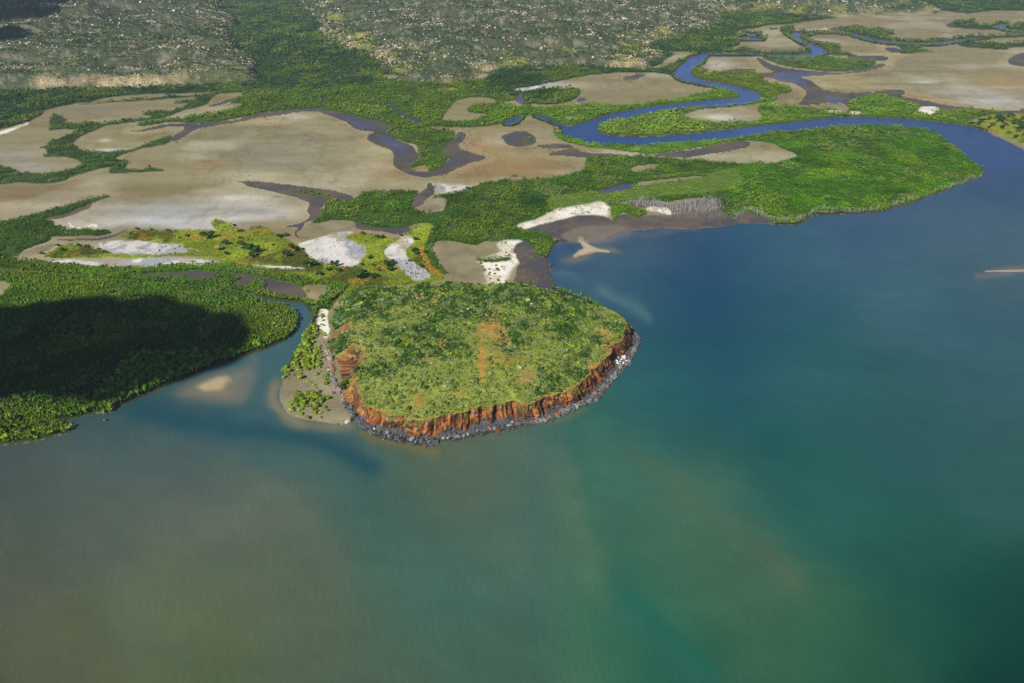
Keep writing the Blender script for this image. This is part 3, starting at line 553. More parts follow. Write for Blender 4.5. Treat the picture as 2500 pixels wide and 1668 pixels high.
# water colours: sediment and depth, with sky reflection and corner vignetting painted in, surveyed as points (photograph position, colour)
WPTS = [("F", -100, 1560, (78, 84, 62)), ("F", 150, 1520, (86, 94, 70)), ("F", 0, 1300, (84, 90, 76)), ("F", 400, 1400, (92, 104, 80)), ("F", 250, 1180, (86, 96, 86)), ("F", 60, 1070, (70, 84, 80)),
 ("F", 470, 1120, (96, 104, 92)), ("F", 650, 1180, (98, 106, 90)), ("F", 650, 1350, (86, 100, 80)), ("F", 750, 1480, (80, 96, 78)), ("F", 900, 1550, (70, 94, 78)), ("F", 720, 1260, (84, 98, 82)),
 ("F", 850, 1150, (62, 98, 92)), ("F", 900, 1280, (68, 102, 90)), ("F", 1020, 1400, (66, 104, 90)), ("F", 1150, 1540, (62, 96, 80)), ("F", 820, 1075, (66, 100, 92)), ("F", 960, 1060, (88, 104, 80)),
 ("F", 1100, 1080, (86, 104, 86)), ("F", 1200, 1120, (80, 108, 94)), ("F", 1250, 1250, (74, 108, 92)), ("F", 1320, 1060, (52, 98, 94)), ("F", 1330, 1160, (54, 96, 90)), ("F", 1380, 1280, (50, 96, 90)),
 ("F", 1450, 1420, (52, 96, 84)), ("F", 1420, 1380, (30, 96, 88)), ("F", 1600, 1560, (26, 86, 78)), ("F", 1500, 1470, (32, 92, 84)), ("F", 1550, 1250, (60, 98, 86)), ("F", 1700, 1350, (56, 92, 78)),
 ("F", 1850, 1450, (40, 86, 72)), ("F", 1450, 1050, (48, 98, 98)), ("F", 1600, 1150, (60, 100, 92)), ("F", 1750, 1050, (26, 82, 90)), ("F", 1900, 1150, (30, 84, 86)), ("F", 2100, 1250, (24, 76, 76)),
 ("F", 2300, 1400, (10, 62, 58)), ("F", 2340, 1550, (2, 50, 46)), ("F", 2000, 1540, (32, 78, 66)), ("F", 2150, 1400, (18, 70, 66)), ("F", 2300, 1100, (36, 80, 86)), ("F", 2320, 900, (42, 82, 100)), ("F", 2050, 950, (32, 80, 94)),
 ("F", 1550, 950, (24, 80, 94)), ("F", 1650, 850, (22, 72, 100)), ("F", 1850, 850, (34, 84, 100)), ("F", 1480, 850, (36, 90, 102)), ("F", 1500, 760, (26, 74, 102)), ("F", 1560, 680, (14, 62, 108)), ("F", 1420, 680, (46, 84, 114)),
 ("F", 1330, 640, (52, 84, 118)), ("F", 1600, 590, (22, 62, 112)), ("F", 1480, 570, (58, 80, 112)), ("F", 1700, 560, (36, 76, 114)), ("F", 1850, 600, (46, 86, 118)), ("F", 2000, 550, (46, 78, 118)), ("F", 2200, 550, (54, 84, 116)),
 ("F", 2300, 450, (44, 72, 112)), ("F", 2100, 680, (48, 88, 112)), ("F", 2250, 760, (44, 82, 108)), ("F", 1780, 700, (26, 74, 104)), ("F", 2330, 640, (60, 88, 112)), ("F", 2250, 340, (44, 74, 128)), ("F", 1900, 285, (48, 78, 136)),
 ("F", 1550, 315, (44, 80, 136)), ("F", 1330, 305, (44, 76, 136)), ("F", 1600, 240, (54, 84, 148)), ("F", 1730, 220, (60, 90, 156)), ("F", 1600, 160, (62, 90, 158)), ("F", 1880, 110, (74, 100, 168)), ("F", 2050, 100, (78, 104, 166)),
 ("F", 950, 280, (44, 72, 126)), ("F", 1200, 275, (48, 78, 138)), ("F", 700, 740, (60, 98, 112)), ("F", 640, 830, (64, 104, 112)), ("F", 560, 850, (66, 106, 108)), ("F", 610, 900, (64, 102, 104)), ("F", 430, 900, (60, 96, 98)),
 ("F", 350, 960, (42, 82, 92)), ("F", 480, 975, (40, 80, 92)), ("F", 600, 1000, (48, 88, 96)), ("F", 720, 1030, (48, 90, 96)), ("F", 250, 1000, (64, 86, 86)), ("F", 400, 1030, (84, 96, 90)), ("F", 600, 670, (60, 92, 104)), ("F", 300, 645, (58, 78, 84)),
 ("F", 780, 1000, (82, 104, 94)), ("F", 680, 980, (78, 104, 98)), ("F", 2160, 1000, (36, 80, 92)), ("F", 1300, 1480, (60, 100, 86)), ("F", 500, 1520, (84, 98, 70)), ("F", 1700, 1540, (50, 90, 76))]
wp = np.array([(a / .94, b / .94) for _, a, b, _ in WPTS]); wc = lin(np.array([c for *_, c in WPTS]))
wu2 = wu + (fbm(WX / 55, WY / 55, 4, 201) - .5) * 60; wv2 = wv + (fbm(WX / 55, WY / 55, 4, 202) - .5) * 44
num = np.zeros((len(wu), 3)); den = np.zeros(len(wu))
for (a, b), c in zip(wp, wc):
    asp = 1.0 if b > 700 else 1.6
    d2 = (wu2 - a) ** 2 + ((wv2 - b) * asp) ** 2; sg = 85.0 if b > 480 else 50.0
    w = np.exp(-d2 / (2 * sg * sg)) + 1e-4 / (1 + d2 / 1e4) ** 2
    num += w[:, None] * c; den += w
wcol = num / den[:, None]
def streak(s, width, c, k, one=False):
    p = R(s); d = np.full(len(wu), 1e9)
    for a, b in zip(p[:-1], p[1:]):
        e = b - a; t = np.clip(((wu2 - a[0]) * e[0] + (wv2 - a[1]) * e[1]) / (e @ e), 0, 1)
        d = np.minimum(d, np.hypot(wu2 - a[0] - e[0] * t, wv2 - a[1] - e[1] * t))
    m = (np.exp(-(d / width) ** 2) * k)[:, None]
    wcol[:] = wcol * (1 - m) + lin(c) * m
bp_ = BAR * np.array([1, AN]); sel = np.nonzero((wu > 380) & (wu < 680) & (wv > 860) & (wv < 1040))[0]
bd = sdf(np.stack([wu2[sel] * .25 + wu[sel] * .75, (wv2[sel] * .25 + wv[sel] * .75) * AN], 1), bp_)
BARM = (sel, ss(-44, 40, bd))
streak("A 640,0 900,55 1150,75 1350,120 1560,190 1700,270", 30, (36, 80, 90), .95)
streak("A 1040,300 1250,370 1420,480 1560,640", 40, (98, 110, 92), .4)
streak("B 560,220 800,400 1050,590 1300,800", 30, (70, 92, 82), .45)
streak("B 420,760 560,900 720,1060 880,1240", 22, (20, 92, 86), .8)
streak("F 1330,1000 1335,1150 1375,1270 1430,1390 1520,1480 1620,1590", 34, (38, 92, 92), .6)
streak("F 1270,1090 1310,1200 1350,1310", 40, (82, 110, 96), .3)
streak("B 0,230 200,300 330,600 380,800", 50, (80, 108, 92), .3)
streak("z6 850,200 1100,190 1700,420 2200,730", 12, (74, 108, 130), .6)
streak("z6 560,330 900,370 1200,480", 14, (78, 92, 116), .7)
streak("z7 560,1150 700,1250 1000,1300 1250,1330 1600,1400", 12, (112, 108, 70), .8)
streak("z8 100,1480 400,1420 800,1360 1100,1280 1450,1120", 7, (88, 108, 92), .6)
streak("z4 840,640 800,760 810,860 870,960 1000,1030", 16, (134, 128, 104), .9)
streak("z4 900,1000 1000,1040 1300,1100 1600,1140", 13, (120, 122, 102), .85)
streak("z4 600,430 530,520 480,640 400,760", 16, (112, 116, 106), .55)
streak("c7 530,960 620,960 700,960 850,950 1000,930 1130,890", 13, (108, 108, 126), .8)
streak("c7 1180,890 1400,890 1700,890", 8, (76, 88, 116), .6)
streak("c7 600,1150 700,1120 850,1060 980,1060", 12, (116, 112, 108), .7)
streak("c7 600,1010 700,1030", 10, (34, 66, 108), .6)
streak("c7 480,1040 620,1200 800,1343", 16, (40, 72, 116), .6)
streak("c8 2000,1220 2350,1215", 7, (112, 108, 118), .6)
bay = (ss(1300, 1450, wu) * ss(420, 560, wv))[:, None]; wcol *= 1 + bay * np.array([.34, .26, -.06])
llf = (ss(1300, 700, wu) * ss(1000, 1150, wv))[:, None]; wcol *= 1 + llf * np.array([.03, .06, .02])
lrt = (ss(1500, 2200, wu) * ss(1000, 1300, wv))[:, None]; wcol *= 1 + lrt * np.array([.10, .06, .12])
wsw = fbm(WX / 70 + fbm(WX / 90, WY / 90, 3, 205) * 2, WY / 40, 4, 206)[:, None]; wcol *= 1 + (wsw - .5) * np.array([.42, .24, .16])
q_ = BARM[1][:, None] * .8; wcol[BARM[0]] = wcol[BARM[0]] * (1 - q_) + lin((140, 128, 104)) * q_
core = R("z4 -110,690 -60,640 60,590 150,555 270,545 300,580 240,640 200,700 120,715 0,725"); sel = BARM[0]
bd = sdf(np.stack([wu2[sel] * .25 + wu[sel] * .75, (wv2[sel] * .25 + wv[sel] * .75) * AN], 1), core * np.array([1, AN]))
q_ = (ss(-8, 14, bd) * (.8 + .4 * (fbm(WX[sel] / 9, WY[sel] / 7, 3, 207) - .5)))[:, None]; wcol[sel] = wcol[sel] * (1 - q_) + lin((198, 180, 140)) * q_
wfin = fbm(WX / 14 + WY / 30, WY / 10, 3, 203)[:, None]
wcol *= (1 + (wfin - .5) * .16)
WB = np.stack([WX, WY, np.zeros(len(WX))], 1)
jj = np.arange(nwv - 1)[:, None] * nwu + np.arange(nwu - 1)[None, :]
WF = np.stack([jj, jj + nwu, jj + nwu + 1, jj + 1], -1).reshape(-1, 4)
ctr = np.stack([wu[WF].mean(1), wv[WF].mean(1)], 1)
m, n, l, b = nmat('sea_water')
a = n.new('ShaderNodeAttribute'); a.attribute_name = 'col'; l.new(a.outputs['Color'], b.inputs['Base Color'])
b.inputs['Roughness'].default_value = .22; b.inputs['IOR'].default_value = 1.33; b.inputs['Specular IOR Level'].default_value = .35
geo = n.new('ShaderNodeNewGeometry'); mp = n.new('ShaderNodeMapping'); mp.inputs['Rotation'].default_value = (0, 0, math.radians(-32)); mp.inputs['Scale'].default_value = (1, .32, 1)
l.new(geo.outputs['Position'], mp.inputs['Vector'])
t1 = n.new('ShaderNodeTexNoise'); t1.inputs['Scale'].default_value = .33; t1.inputs['Detail'].default_value = 4; l.new(mp.outputs[0], t1.inputs['Vector'])
t2 = n.new('ShaderNodeTexNoise'); t2.inputs['Scale'].default_value = .02; t2.inputs['Detail'].default_value = 2; l.new(geo.outputs['Position'], t2.inputs['Vector'])
mm = n.new('ShaderNodeMath'); mm.operation = 'MULTIPLY'; l.new(t1.outputs['Fac'], mm.inputs[0]); l.new(t2.outputs['Fac'], mm.inputs[1])
bp = n.new('ShaderNodeBump'); bp.inputs['Strength'].default_value = .7; bp.inputs['Distance'].default_value = 1.2
l.new(mm.outputs[0], bp.inputs['Height']); l.new(bp.outputs[0], b.inputs['Normal'])
WATER = m
lab = np.zeros(len(WF), int)
inriver = (ctr[:, 1] < 405) & ~((ctr[:, 0] > 2230) & (ctr[:, 1] > 318)); lab[inriver] = 1
crk = sdf(ctr * np.array([1, AN]), R("z3 1800,560 1560,780 1480,950 1390,1010 p 380,790 -800,700 -800,600 p 500,600 760,700") * np.array([1, AN])) > 0
lab[crk] = 2
for k, nm in enumerate(['sea', 'river', 'creek']):
    f = WF[lab == k]; used, inv = np.unique(f, return_inverse=True)
    me = mesh_np(nm, WB[used], inv.reshape(-1, 4)); add_attr(me, 'col', np.clip(wcol[used], 0, 1))
    tag(link(nm, me, WATER), kind='structure')

# ------------------------------------------------------------------ headland
def at(s, z=0.0):
    p = R(s); x, y = unproj(p[:, 0], p[:, 1], z); return np.stack([x, y], 1)
foot = at("""p 1545,795 1556,815 1558,834 1546,862 1532,880 1508,902 1497,920 1468,948 1440,974 1412,984 1380,1000 1335,1020 1290,1032 1262,1034 1215,1043 1168,1051 1131,1062
1095,1064 1069,1075 1045,1079 1000,1070 950,1062 912,1050 884,1034 868,1016 852,998 838,972 824,950 815,925 812,890 806,868 800,843 808,800 812,769 826,748 850,712 882,694
960,690""", 1.0)
rim = [("1531,791 1523,816 1514,834 1495,843 1491,864 1472,881 1456,899 1445,902 1433,920 1412,939 1389,954 1361,962 1322,971 1303,985 1280,988 1257,979 1236,981 1204,991 1180,993 1154,998 1112,1010 1086,1013 1052,1025 1001,1023 984,1013 959,1018 933,1010 899,996 882,989", 15),
       ("881,970 870,930 879,891 887,864 864,840 855,800 858,775 880,748 930,720", 17), ("1000,698 1080,692 1180,696 1260,699 1330,712", 24), ("1400,731 1440,740", 21), ("1475,751 1510,766 1526,778", 17)]
R2 = [np.concatenate([at('p ' + s, z), np.full((len(s.split()), 1), z)], 1) for s, z in rim]
rimp = np.concatenate(R2)
hcx, hcy = unproj(1170, 880, 15); hcx, hcy = float(hcx), float(hcy)
back = np.array([[rx + (rx - hcx) * .42, ry + (ry - hcy) * .42] for rx, ry in rimp[-10:, :2]])
back[-6:-3] = rimp[-6:-3, :2] + (rimp[-6:-3, :2] - [hcx, hcy]) * np.array([[.3], [.16], [.1]])
back[-3:] = rimp[-3:, :2] + (rimp[-3:, :2] - [hcx, hcy]) * .04
back[:3] = rimp[-10:-7, :2] + (rimp[-10:-7, :2] - [hcx, hcy]) * .12
footp = np.concatenate([foot[:-1], back])
NA = 1500
PH = np.linspace(-math.pi, math.pi, NA, endpoint=False)
def polar(p):
    a = np.arctan2(p[:, 1] - hcy, p[:, 0] - hcx); r = np.hypot(p[:, 1] - hcy, p[:, 0] - hcx); o = np.argsort(a); return a[o], r[o], o
def interp(a, r, ph): return np.interp(ph, np.concatenate([a - 2 * math.pi, a, a + 2 * math.pi]), np.tile(r, 3))
af, rf, _ = polar(footp); ar, rr, orr = polar(rimp[:, :2])
r_foot = interp(af, rf, PH); r_rim = interp(ar, rr, PH); z_rim = interp(ar, rimp[orr, 2], PH)
k = np.ones(15) / 15
def sm(v, n): 
    kk = np.ones(n) / n; return np.convolve(np.concatenate([v[-n:], v, v[:n]]), kk, 'same')[n:-n]
r_foot = sm(r_foot, 7); r_rim = sm(r_rim, 7); z_rim = sm(z_rim, 61)
arc0 = PH * 130.0
r_rim = r_rim + (fbm(arc0 / 7, arc0 * 0 + 2.2, 3, 335) - .5) * 5.0
r_rim = np.minimum(r_rim, r_foot - 3.0)
au, av = proj(hcx + r_rim * np.cos(PH), hcy + r_rim * np.sin(PH), z_rim)
# share of bare cliff: full at the front and right, patchy on the left, none at the back
cliffy = ss(756, 782, av) * ss(860, 890, au) + .6 * ss(774, 784, av) * ss(816, 806, av) * ss(900, 880, au) + .75 * ss(834, 844, av) * ss(898, 888, av) * ss(905, 890, au) + .6 * ss(900, 930, av) * ss(890, 870, au)
cliffy = np.clip(cliffy, 0, 1); cliffy = sm(cliffy, 15)
fu, fv = proj(hcx + r_foot * np.cos(PH), hcy + r_foot * np.sin(PH), 0)
arc = np.concatenate([[0], np.cumsum(np.hypot(np.diff(r_rim * np.cos(PH)), np.diff(r_rim * np.sin(PH))))])
NI, NC = 120, 44
rows = []; zz = []; cc = []; tt = []
ti = 1 - (1 - np.linspace(0.0, 1, NI)) ** 1.15
cosP, sinP = np.cos(PH), np.sin(PH)
def plateau_z(x, y, tnorm, zr):
    return zr + 4.0 * (1 - tnorm ** 2) + (fbm(x / 30, y / 30, 3, 301) - .5) * 3.0 * ss(1.0, .85, tnorm) + (fbm(x / 6, y / 6, 2, 302) - .5) * .8 * ss(1.0, .97, tnorm)
verts = []; vcol = []
# grass and soil colours of the plateau
HP = [("z8 380,250", 26, 26, (186, 140, 78)), ("z8 260,160", 18, 14, (190, 140, 70)), ("z8 420,370", 26, 18, (178, 146, 80)), ("z8 130,520", 10, 24, (190, 138, 66)), ("z8 330,520", 44, 20, (164, 146, 58)), ("z8 700,640", 46, 24, (160, 142, 72)), ("z8 600,800", 50, 26, (140, 148, 62)),
      ("z8 1600,580", 20, 12, (190, 120, 60)), ("z8 1780,240", 22, 34, (184, 134, 78)), ("z7 1420,640", 16, 10, (158, 110, 34)), ("z7 1350,760", 24, 14, (156, 126, 50)), ("z7 1600,950", 90, 12, (168, 158, 80)), ("z7 1700,850", 60, 18, (150, 156, 80)),
      ("z5 1250,590", 60, 18, (172, 156, 84)), ("z5 1500,540", 40, 14, (176, 160, 100)), ("z5 380,830", 34, 30, (164, 156, 88)), ("z5 480,1300", 14, 20, (182, 122, 66)), ("z5 1650,1190", 10, 14, (186, 130, 60)), ("z7 1640,110", 20, 8, (186, 136, 66)), ("z7 2010,560", 18, 7, (176, 140, 66)),
      ("z7 2330,200", 10, 30, (190, 140, 76)), ("z5 2250,1000", 20, 34, (184, 140, 80)), ("z8 700,720", 20, 14, (178, 140, 90)), ("z8 1000,950", 16, 10, (176, 138, 70)), ("z6 120,930", 20, 20, (188, 140, 72))]
HPW = []
for s, ru, rv, c in HP:
    x, y = at(s, 20)[0]; u0, v0 = R(s)[0]; sl = math.hypot(y, 330) / FPX
    HPW.append((x, y, ru * sl, rv * sl / (330 / math.hypot(y, 330)), lin(c)))
def plateau_col(x, y, t):
    g = fbm(x / 22, y / 22, 4, 311)[:, None]; g2 = fbm(x / 7, y / 7, 3, 312)[:, None]
    c = lin((118, 140, 52)) * (1 - g) + lin((160, 166, 84)) * g
    c = c * (1 - ss(.56, .68, g2) * .6) + lin((92, 104, 46)) * ss(.56, .68, g2) * .6
    for px, py, rx, ry, pc in HPW:
        wx = (fbm(x / 12, y / 12, 3, 313) - .5) * 1.5
        m = np.exp(-(((x - px) / rx + wx) ** 2 + ((y - py) / ry - wx) ** 2))[:, None] * .6; c = c * (1 - m) + pc * m
    return c
for k_ in range(NI):
    t = ti[k_]; rad = r_rim * t; x = hcx + rad * cosP; y = hcy + rad * sinP
    zf = plateau_z(x, y, np.full(NA, t), z_rim * t + (1 - t) * 20.0)
    verts.append(np.stack([x, y, zf], 1)); c = plateau_col(x, y, t)
    ed = (ss(.975, 1.0, np.full(NA, t)) * cliffy * ss(.4, .55, fbm(x / 5, y / 5, 3, 314)))[:, None]
    c = c * (1 - ed) + lin((178, 120, 58)) * ed; vcol.append(c)
top_v = np.concatenate(verts); top_c = np.concatenate(vcol)
def ringfaces(nr):
    a_ = np.arange(nr - 1)[:, None] * NA; b_ = np.arange(NA)[None, :]; c_ = (np.arange(NA) + 1)[None, :] % NA
    return np.stack([a_ + b_, a_ + NA + b_, a_ + NA + c_, a_ + c_], -1).reshape(-1, 4)
me = mesh_np('headland', top_v, ringfaces(NI)); add_attr(me, 'col', np.clip(top_c, 0, 1))
HEADM = ground_mat('headland_soil', ((.12, .25), (.8, .35)), .5, .5, False)
tag(link('headland', me, HEADM), kind='structure')
# cliff and slopes
buttress = np.abs(fbm(arc / 9, arc * 0 + 3.3, 3, 321) * 2 - 1)
colmn = 1 - np.abs(fbm(arc / 3.2, arc * 0 + 7.7, 2, 322) * 2 - 1)
cv = []; ccol = []; tc = np.linspace(0, 1, NC)
for k_ in range(NC):
    t = tc[k_]
    prof_c = .30 * t ** 1.3 + .0                    # steep face: most of the drop near the rim
    prof_c = np.where(t < .82, .55 * t, .451 + (t - .82) / .18 * .549)
    prof_s = t
    zc = z_rim * (1 - np.where(t < .82, t / .82 * .93, .93 + (t - .82) / .18 * .07)); zs = z_rim * (1 - ss(0, 1, np.full(NA, t)) * .35 - t * .65)
    rad = r_rim + (r_foot - r_rim) * (prof_c * cliffy + prof_s * (1 - cliffy)); z = zc * cliffy + zs * (1 - cliffy) + .6 * t
    env = math.sin(math.pi * min(1, t * 1.02)) ** .5 if 0 < t < .98 else 0
    x0 = arc; 
    zwob = z * .10
    n1 = fbm(arc / 7.0 + zwob * .3, z / 12, 3, 331) - .5; n2 = (1 - np.abs(fbm(arc / 2.6 + zwob * .2, z / 14, 2, 332) * 2 - 1)) - .6; n3 = fbm(arc / 1.4, z / 1.4, 3, 333) - .5; n4 = np.round(fbm(arc / 4.5, z / 4.0, 3, 336) * 5) / 5 - .5
    notch = -ss(.07, .0, np.abs(fbm(arc / 13, arc * 0 + 1.5, 2, 334) - .5)) * 4.2
    rad = rad + env * cliffy * (n1 * (3.0 + 6.0 * ss(850, 880, fu)) + n2 * 1.2 + n3 * 2.4 + n4 * 3.0 * ss(850, 880, fu) + notch) + env * (1 - cliffy) * (n1 * 3 + n3 * 1.0)
    x = hcx + rad * cosP; y = hcy + rad * sinP
    if k_ == 0: z = top_v[-NA:, 2]; x = top_v[-NA:, 0]; y = top_v[-NA:, 1]
    if k_ == NC - 1: z = np.full(NA, -1.0)
    cv.append(np.stack([x, y, z], 1))
    f1 = fbm(arc / 3.0, z / 9, 4, 341)[:, None]; f2 = fbm(arc / 1.1, z / 10, 3, 342)[:, None]; f3 = fbm(arc / 5, z / 4, 3, 343)[:, None]
    f1 = ss(.3, .7, f1); c = lin((188, 118, 64)) * (1 - f1) + lin((132, 84, 54)) * f1
    c = c * (1 - ss(.46, .58, f2) * .85) + lin((66, 46, 38)) * ss(.46, .58, f2) * .85
    dk2 = ss(.48, .6, fbm(arc / 5.5, z / 22, 3, 349))[:, None] * .7; c = c * (1 - dk2) + lin((58, 44, 38)) * dk2
    c = c * (1 - ss(.58, .7, f3) * .6) + lin((204, 132, 64)) * ss(.58, .7, f3) * .6
    pale = ss(.66, .74, fbm(arc / 2.2, z / 3.0, 3, 344))[:, None] * .6; c = c * (1 - pale) + lin((196, 168, 132)) * pale
    gv_ = (ss(.52, .62, fbm(arc / 4, z / 4, 3, 350)) * ss(.5, .12, t))[:, None] * .8; c = c * (1 - gv_) + lin((112, 120, 52)) * gv_
    gb = ss(842, 872, fu)[:, None] * (ss(4.0, 2.2, z + (fbm(arc / 6, arc * 0, 3, 345) - .5) * 5))[:, None]
    c = c * (1 - gb) + lin((92, 94, 98)) * gb * (.7 + .6 * f2)
    sl = plateau_col(x, y, 1.0) * .85; so = ss(.52, .66, fbm(x / 6, y / 6, 3, 346))[:, None]; sl = sl * (1 - so * .7) + lin((150, 92, 56)) * so * .7
    gl = ss(1.8, .9, z)[:, None]; sl = sl * (1 - gl) + lin((150, 140, 120)) * gl
    cw = cliffy[:, None]; c = c * cw + sl * (1 - cw); ccol.append(c)
cv = np.concatenate(cv); ccol = np.concatenate(ccol)
me = mesh_np('sea_cliff', cv, ringfaces(NC)); add_attr(me, 'col', np.clip(ccol, 0, 1))
CLIFFM = ground_mat('cliff_rock', ((.4, .2), (2.2, .35)), .9, 1.1, False)
tag(link('sea_cliff', me, CLIFFM), kind='structure')
def head_tz(x, y):                                   # height of headland surface and whether on plateau
    a_ = np.arctan2(y - hcy, x - hcx); r_ = np.hypot(y - hcy, x - hcx)
    rr_ = interp(PH, r_rim, a_); zr_ = interp(PH, z_rim, a_); ff_ = interp(PH, r_foot, a_); cl_ = interp(PH, cliffy, a_)
    t_ = r_ / rr_
    zp = plateau_z(x, y, np.clip(t_, 0, 1), zr_ * np.clip(t_, 0, 1) + (1 - np.clip(t_, 0, 1)) * 20.0)
    ts = np.clip((r_ - rr_) / np.maximum(ff_ - rr_, 1e-3), 0, 1); zs = zr_ * (1 - ss(0, 1, ts) * .35 - ts * .65)
    return t_, np.where(t_ <= 1, zp, zs), ts, cl_

# ------------------------------------------------------------------ plant and rock prototypes
def ico(sub):
    import bmesh
    bm = bmesh.new(); bmesh.ops.create_icosphere(bm, subdivisions=sub, radius=1.0)
    v = np.array([x.co[:] for x in bm.verts]); f = np.array([[q.index for q in p.verts] for p in bm.faces]); bm.free(); return v, f
ICO2, ICO1, ICO3 = ico(3), ico(2), ico(4)
def leafy(seed, nl, flat=.75, leaf=.22, nleaf=170, core=True):
    """a crown: uneven lobes covered in leaf clumps"""
    r = np.random.default_rng(seed); V = []; F = []; off = 0
    lobes = [(r.normal(0, .38, 3) * [1, 1, .5], r.uniform(.38, .62)) for _ in range(nl)]
    for c, s in lobes:
        v, f = ICO1; d = 1 + (r.random(len(v)) - .5) * .5
        V.append(v * d[:, None] * s * .9 * [1, 1, flat] + c); F.append(f + off); off += len(v)
    lf = []
    for _ in range(nleaf):
        c, s = lobes[r.integers(nl)]; d = r.normal(size=3); d[2] = abs(d[2]) * .9 - .15; d /= np.linalg.norm(d)
        p = c + d * s * [1, 1, flat] * r.uniform(.85, 1.15)
        t = np.cross(d, r.normal(size=3)); t /= np.linalg.norm(t); b2 = np.cross(d, t); n_ = d * r.uniform(-.35, .6)
        q = leaf * r.uniform(.6, 1.3)
        V.append(np.array([p - t * q, p + b2 * q + n_ * q, p + t * q + n_ * q * .5])); F.append(np.array([[0, 1, 2]]) + off); off += 3
    V = np.concatenate(V); F = np.concatenate(F); rad = np.abs(V[:, :2]).max(); V /= rad; V[:, 2] -= V[:, 2].min()
    return V, F
def tube(pts, rad, n=6):
    V = []; F = []; pts = np.asarray(pts, float)
    for i, p in enumerate(pts):
        for j in range(n):
            a_ = 2 * math.pi * j / n; V.append(p + np.array([math.cos(a_), math.sin(a_), 0]) * rad[i])
    for i in range(len(pts) - 1):
        for j in range(n):
            a_, b_ = i * n + j, i * n + (j + 1) % n; F += [[a_, b_, b_ + n], [a_, b_ + n, a_ + n]]
    top = len(V); V.append(pts[-1] + np.array([0, 0, rad[-1]]))
    for j in range(n): F.append([(len(pts) - 1) * n + j, (len(pts) - 1) * n + (j + 1) % n, top])
    return np.array(V), np.array(F)
def join(parts):
    V = []; F = []; o = 0
    for v, f in parts: V.append(v); F.append(f + o); o += len(v)
    return np.concatenate(V), np.concatenate(F)
def limbs(seed, h, spread):
    r = np.random.default_rng(seed); ps = [tube([[0, 0, -.3], [r.normal(0, .03), r.normal(0, .03), h * .5], [r.normal(0, .08), r.normal(0, .08), h]], [.09, .07, .045])]
    for i in range(5):
        a_ = i * 1.26 + r.uniform(-.4, .4); z0 = h * r.uniform(.35, .7)
        ps.append(tube([[0, 0, z0], [math.cos(a_) * spread * .5, math.sin(a_) * spread * .5, z0 + h * .25], [math.cos(a_) * spread, math.sin(a_) * spread, z0 + h * .5]], [.05, .04, .02], 5))
    return join(ps)
def rock(seed, flat=.7, sub=ICO1, cuts=7):
    r = np.random.default_rng(seed); v, f = sub; v = v.copy()
    for _ in range(cuts):
        d = r.normal(size=3); d /= np.linalg.norm(d); k_ = r.uniform(.45, .8); s = v @ d; m_ = s > k_; v[m_] -= d * (s[m_] - k_)[:, None] * .95
    v *= (1 + (r.random(len(v)) - .5) * .06)[:, None]; v *= [r.uniform(.85, 1.2), r.uniform(.75, 1.0), flat]
    return v, f
LEAF = tint_mat('leaves', .5, .75, .12, (1.36, 1.32, .98))
BARK = flat_mat('pale_bark', (196, 188, 172), .9, 3.0); DBARK = flat_mat('dark_bark', (92, 78, 62), .9, 3.0)
ROCKM = tint_mat('weathered_rock', 0.0, .85, .25, noise=1.4)
DEADM = flat_mat('dead_wood', (176, 172, 172), .9, 2.0, .3)
PROTO = {}
def proto_set(key, items, mat):
    c = bpy.data.collections.new(key); out = []
    for i, (v, f) in enumerate(items):
        me = mesh_np(key, v, f, smooth=(key[:4] != 'rock')); me.materials.append(mat)
        o = bpy.data.objects.new('%s_%02d' % (key, i), me); c.objects.link(o); out.append(me)
    PROTO[key] = (c, out)
def raised(seed, h):                                 # mangrove for the mass: crown lifted on a short dark stem
    v, f = leafy(seed, 4, .8, .2, 110); v = v * [1, 1, 1.0]; v[:, 2] += h; return v, f
proto_set('mangrove_mass', [raised(40 + i, 1.0) for i in range(6)], LEAF)
proto_set('shrub_mass', [leafy(60 + i, 4, .75, .22, 120) for i in range(6)], LEAF)
proto_set('bush_far', [leafy(80 + i, 3, .8, .3, 40) for i in range(5)], LEAF)
def tuft(seed):
    r = np.random.default_rng(seed); V = []; F = []
    for i in range(34):
        a_ = r.uniform(0, 6.28); d = r.uniform(.1, .8); p = np.array([math.cos(a_) * d, math.sin(a_) * d, 0]); o = np.array([math.cos(a_), math.sin(a_), 0]) * r.uniform(.1, .5)
        s = np.array([-math.sin(a_), math.cos(a_), 0]) * .10; h = r.uniform(.4, .9)
        V.append(np.array([p - s, p + s, p + o + [0, 0, h]])); F.append(np.array([[0, 1, 2]]) + 3 * i)
    return np.concatenate(V), np.concatenate(F)
proto_set('tuft_mass', [tuft(90 + i) for i in range(4)], LEAF)
proto_set('rock_mass', [rock(100 + i, .8) for i in range(6)], ROCKM)
def dead(seed):
    r = np.random.default_rng(seed); lx, ly = r.normal(0, .09, 2)
    ps = [tube([[0, 0, -.05], [lx * .5, ly * .5, .5], [lx, ly, 1.0]], [.035, .026, .012], 5)]
    for i in range(3):
        a_ = r.uniform(0, 6.28); z0 = r.uniform(.35, .8); ps.append(tube([[lx * z0, ly * z0, z0], [lx * z0 + math.cos(a_) * .14, ly * z0 + math.sin(a_) * .14, z0 + .2]], [.016, .007], 4))
    return join(ps)
proto_set('dead_mass', [dead(120 + i) for i in range(5)], DEADM)

